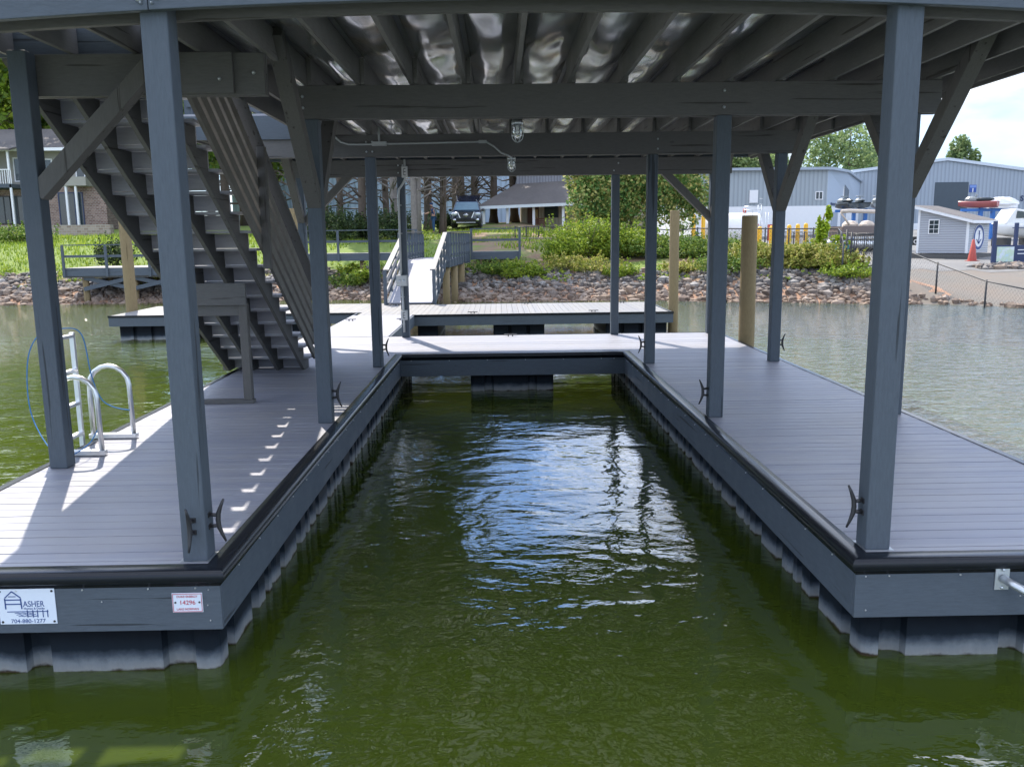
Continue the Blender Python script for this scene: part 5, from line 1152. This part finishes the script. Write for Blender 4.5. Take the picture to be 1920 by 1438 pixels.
E_=[(0,1),(1,2),(2,3),(3,4),(4,5),(2,6),(6,7),(7,8),(2,9),(9,10),(10,11),(0,12),(12,13),(13,14),(14,15),(0,16),(16,17),(17,18),(18,19),(8,20),(11,21)]
rd=[.14,.13,.15,.055,.09,.08,.06,.045,.03,.06,.045,.03,.085,.06,.042,.035,.085,.06,.042,.035,.035,.035]
skin('body',V,E_,rd,SKIN,pe)
skin('shirt',[V[i] for i in (0,1,2)]+[(-.05,0,1.44),V[6],(-.14,-.2,1.28),V[9],(-.14,.2,1.3)],[(0,1),(1,2),(2,3),(2,4),(4,5),(2,6),(6,7)],[.155,.15,.17,.09,.08,.065,.08,.065],SHIRT,pe)
skin('jeans',[V[i] for i in (0,12,13,14,16,17,18)],[(0,1),(1,2),(2,3),(0,4),(4,5),(5,6)],[.155,.10,.075,.06,.10,.075,.06],JEANS,pe)
mb=MB(); mb.sm=True; mb.ball((-.11,-.01,1.73),.11,.10,.08,10); h_=part('cap',mb,SHIRT,pe)
xf,zf_=xp-.55,zp_+1.1
m=MB()
for k in range(3):
    o_=k*.12; m.tube([(xf-.02-o_,ypn-.2,zf_+.1+o_*.3),(xf-.62-o_*.4,ypn-.2,zf_-.25+o_*1.4),(xf-.62-o_*.4,ypn+.18,zf_-.25+o_*1.4),(xf-.02-o_,ypn+.18,zf_+.1+o_*.3)],.022,6)
for k in range(5): a=k/5; m.tube([(xf-.1-.5*a,ypn-.2,zf_+.15-.3*a),(xf-.1-.5*a,ypn+.18,zf_+.15-.3*a)],.015,5); m.tube([(xf-.1-.5*a,ypn-.2,zf_+.25-.25*a),(xf-.3-.5*a,ypn-.2,zf_-.05-.25*a)],.015,5)
m.tube([(xf-.1,ypn,zf_+.1),(xf-.25,ypn,zf_-1.08)],.02,6); m.tube([(xf-.5,ypn,zf_),(xf-.5,ypn,zf_-1.1)],.02,6)
single('folded_frame',m,WHT,'folded white tubular frame held by the person in blue','folding chair',(xf-.3,ypn,zf_-.4))
# ------------------------------------------------------------ camera, light, world
cam=bpy.data.cameras.new('Camera'); co=bpy.data.objects.new('Camera',cam); COL.objects.link(co); S.camera=co
f0=ray(960,719).normalized(); r0=(ray(1060,719)-ray(960,719)).normalized(); u0=r0.cross(f0).normalized()
M=Matrix((r0,u0,-f0)).transposed().to_4x4(); M.translation=CAM; co.matrix_world=M
cam.sensor_fit='HORIZONTAL'; cam.sensor_width=36; cam.lens=F/1920*36; cam.clip_start=.05; cam.clip_end=2000
EL=R(50.5); AZ=math.atan2(-.38,.925)
sd=Vector((math.cos(EL)*math.sin(AZ),math.cos(EL)*math.cos(AZ),math.sin(EL)))
su=bpy.data.lights.new('Sun','SUN'); so=bpy.data.objects.new('Sun',su); COL.objects.link(so); su.energy=2.0; su.angle=R(.5); su.color=(1,.92,.81); so.rotation_euler=(-sd).to_track_quat('-Z','Y').to_euler()
w=bpy.data.worlds.new('World'); S.world=w; w.use_nodes=True; t=w.node_tree; n=t.nodes; bg=n['Background']; bg.inputs[1].default_value=.12
sk=n.new('ShaderNodeTexSky'); sk.sky_type='NISHITA'; sk.sun_disc=False; sk.sun_elevation=EL; sk.sun_rotation=AZ; sk.air_density=1.1; sk.dust_density=.6
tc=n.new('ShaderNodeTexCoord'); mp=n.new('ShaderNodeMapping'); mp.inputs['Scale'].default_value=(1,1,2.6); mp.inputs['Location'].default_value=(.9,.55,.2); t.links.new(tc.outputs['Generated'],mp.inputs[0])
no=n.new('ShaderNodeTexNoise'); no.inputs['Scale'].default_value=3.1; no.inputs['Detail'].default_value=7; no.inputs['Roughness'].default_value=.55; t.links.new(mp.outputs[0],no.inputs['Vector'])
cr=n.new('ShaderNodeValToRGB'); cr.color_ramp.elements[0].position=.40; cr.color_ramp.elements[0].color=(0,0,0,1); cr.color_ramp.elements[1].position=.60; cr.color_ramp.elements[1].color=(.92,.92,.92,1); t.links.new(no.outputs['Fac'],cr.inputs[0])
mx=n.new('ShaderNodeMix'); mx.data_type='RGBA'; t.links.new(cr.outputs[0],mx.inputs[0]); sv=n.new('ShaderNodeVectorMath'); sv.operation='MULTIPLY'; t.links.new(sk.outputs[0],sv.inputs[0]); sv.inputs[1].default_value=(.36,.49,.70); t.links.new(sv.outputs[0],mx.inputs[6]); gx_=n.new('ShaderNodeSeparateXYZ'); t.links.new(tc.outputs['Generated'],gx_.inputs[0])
r1=n.new('ShaderNodeMapRange'); r1.interpolation_type='SMOOTHSTEP'; t.links.new(gx_.outputs[1],r1.inputs[0]); r1.inputs[1].default_value=.5; r1.inputs[2].default_value=-.3; r1.inputs[3].default_value=6.8; r1.inputs[4].default_value=8.0  # unseen clouds behind the camera brightened as added fill for shaded parts
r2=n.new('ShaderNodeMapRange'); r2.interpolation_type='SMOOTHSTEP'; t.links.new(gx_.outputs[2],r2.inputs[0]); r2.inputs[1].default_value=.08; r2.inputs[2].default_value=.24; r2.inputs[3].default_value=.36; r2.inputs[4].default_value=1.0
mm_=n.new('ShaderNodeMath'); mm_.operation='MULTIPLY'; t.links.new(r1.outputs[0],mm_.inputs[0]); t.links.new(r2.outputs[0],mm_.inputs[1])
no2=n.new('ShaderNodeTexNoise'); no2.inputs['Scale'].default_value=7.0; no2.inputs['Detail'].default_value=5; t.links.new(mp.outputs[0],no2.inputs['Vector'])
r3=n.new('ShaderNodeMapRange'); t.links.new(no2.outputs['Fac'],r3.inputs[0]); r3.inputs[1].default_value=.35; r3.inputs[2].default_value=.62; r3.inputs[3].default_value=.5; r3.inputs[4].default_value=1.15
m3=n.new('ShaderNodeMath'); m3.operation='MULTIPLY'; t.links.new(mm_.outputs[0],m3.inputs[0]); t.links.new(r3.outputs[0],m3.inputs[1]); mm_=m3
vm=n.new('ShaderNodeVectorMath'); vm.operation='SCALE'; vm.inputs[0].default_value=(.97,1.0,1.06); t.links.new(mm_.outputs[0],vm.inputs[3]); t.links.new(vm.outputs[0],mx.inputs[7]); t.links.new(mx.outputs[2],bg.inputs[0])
S.view_settings.view_transform='Standard'; S.view_settings.look='None'; S.view_settings.exposure=1.95; S.view_settings.gamma=1
S.render.engine='CYCLES'; S.cycles.max_bounces=8; S.cycles.diffuse_bounces=6; S.cycles.glossy_bounces=4; S.cycles.transparent_max_bounces=8
S.render.resolution_x=1024; S.render.resolution_y=766
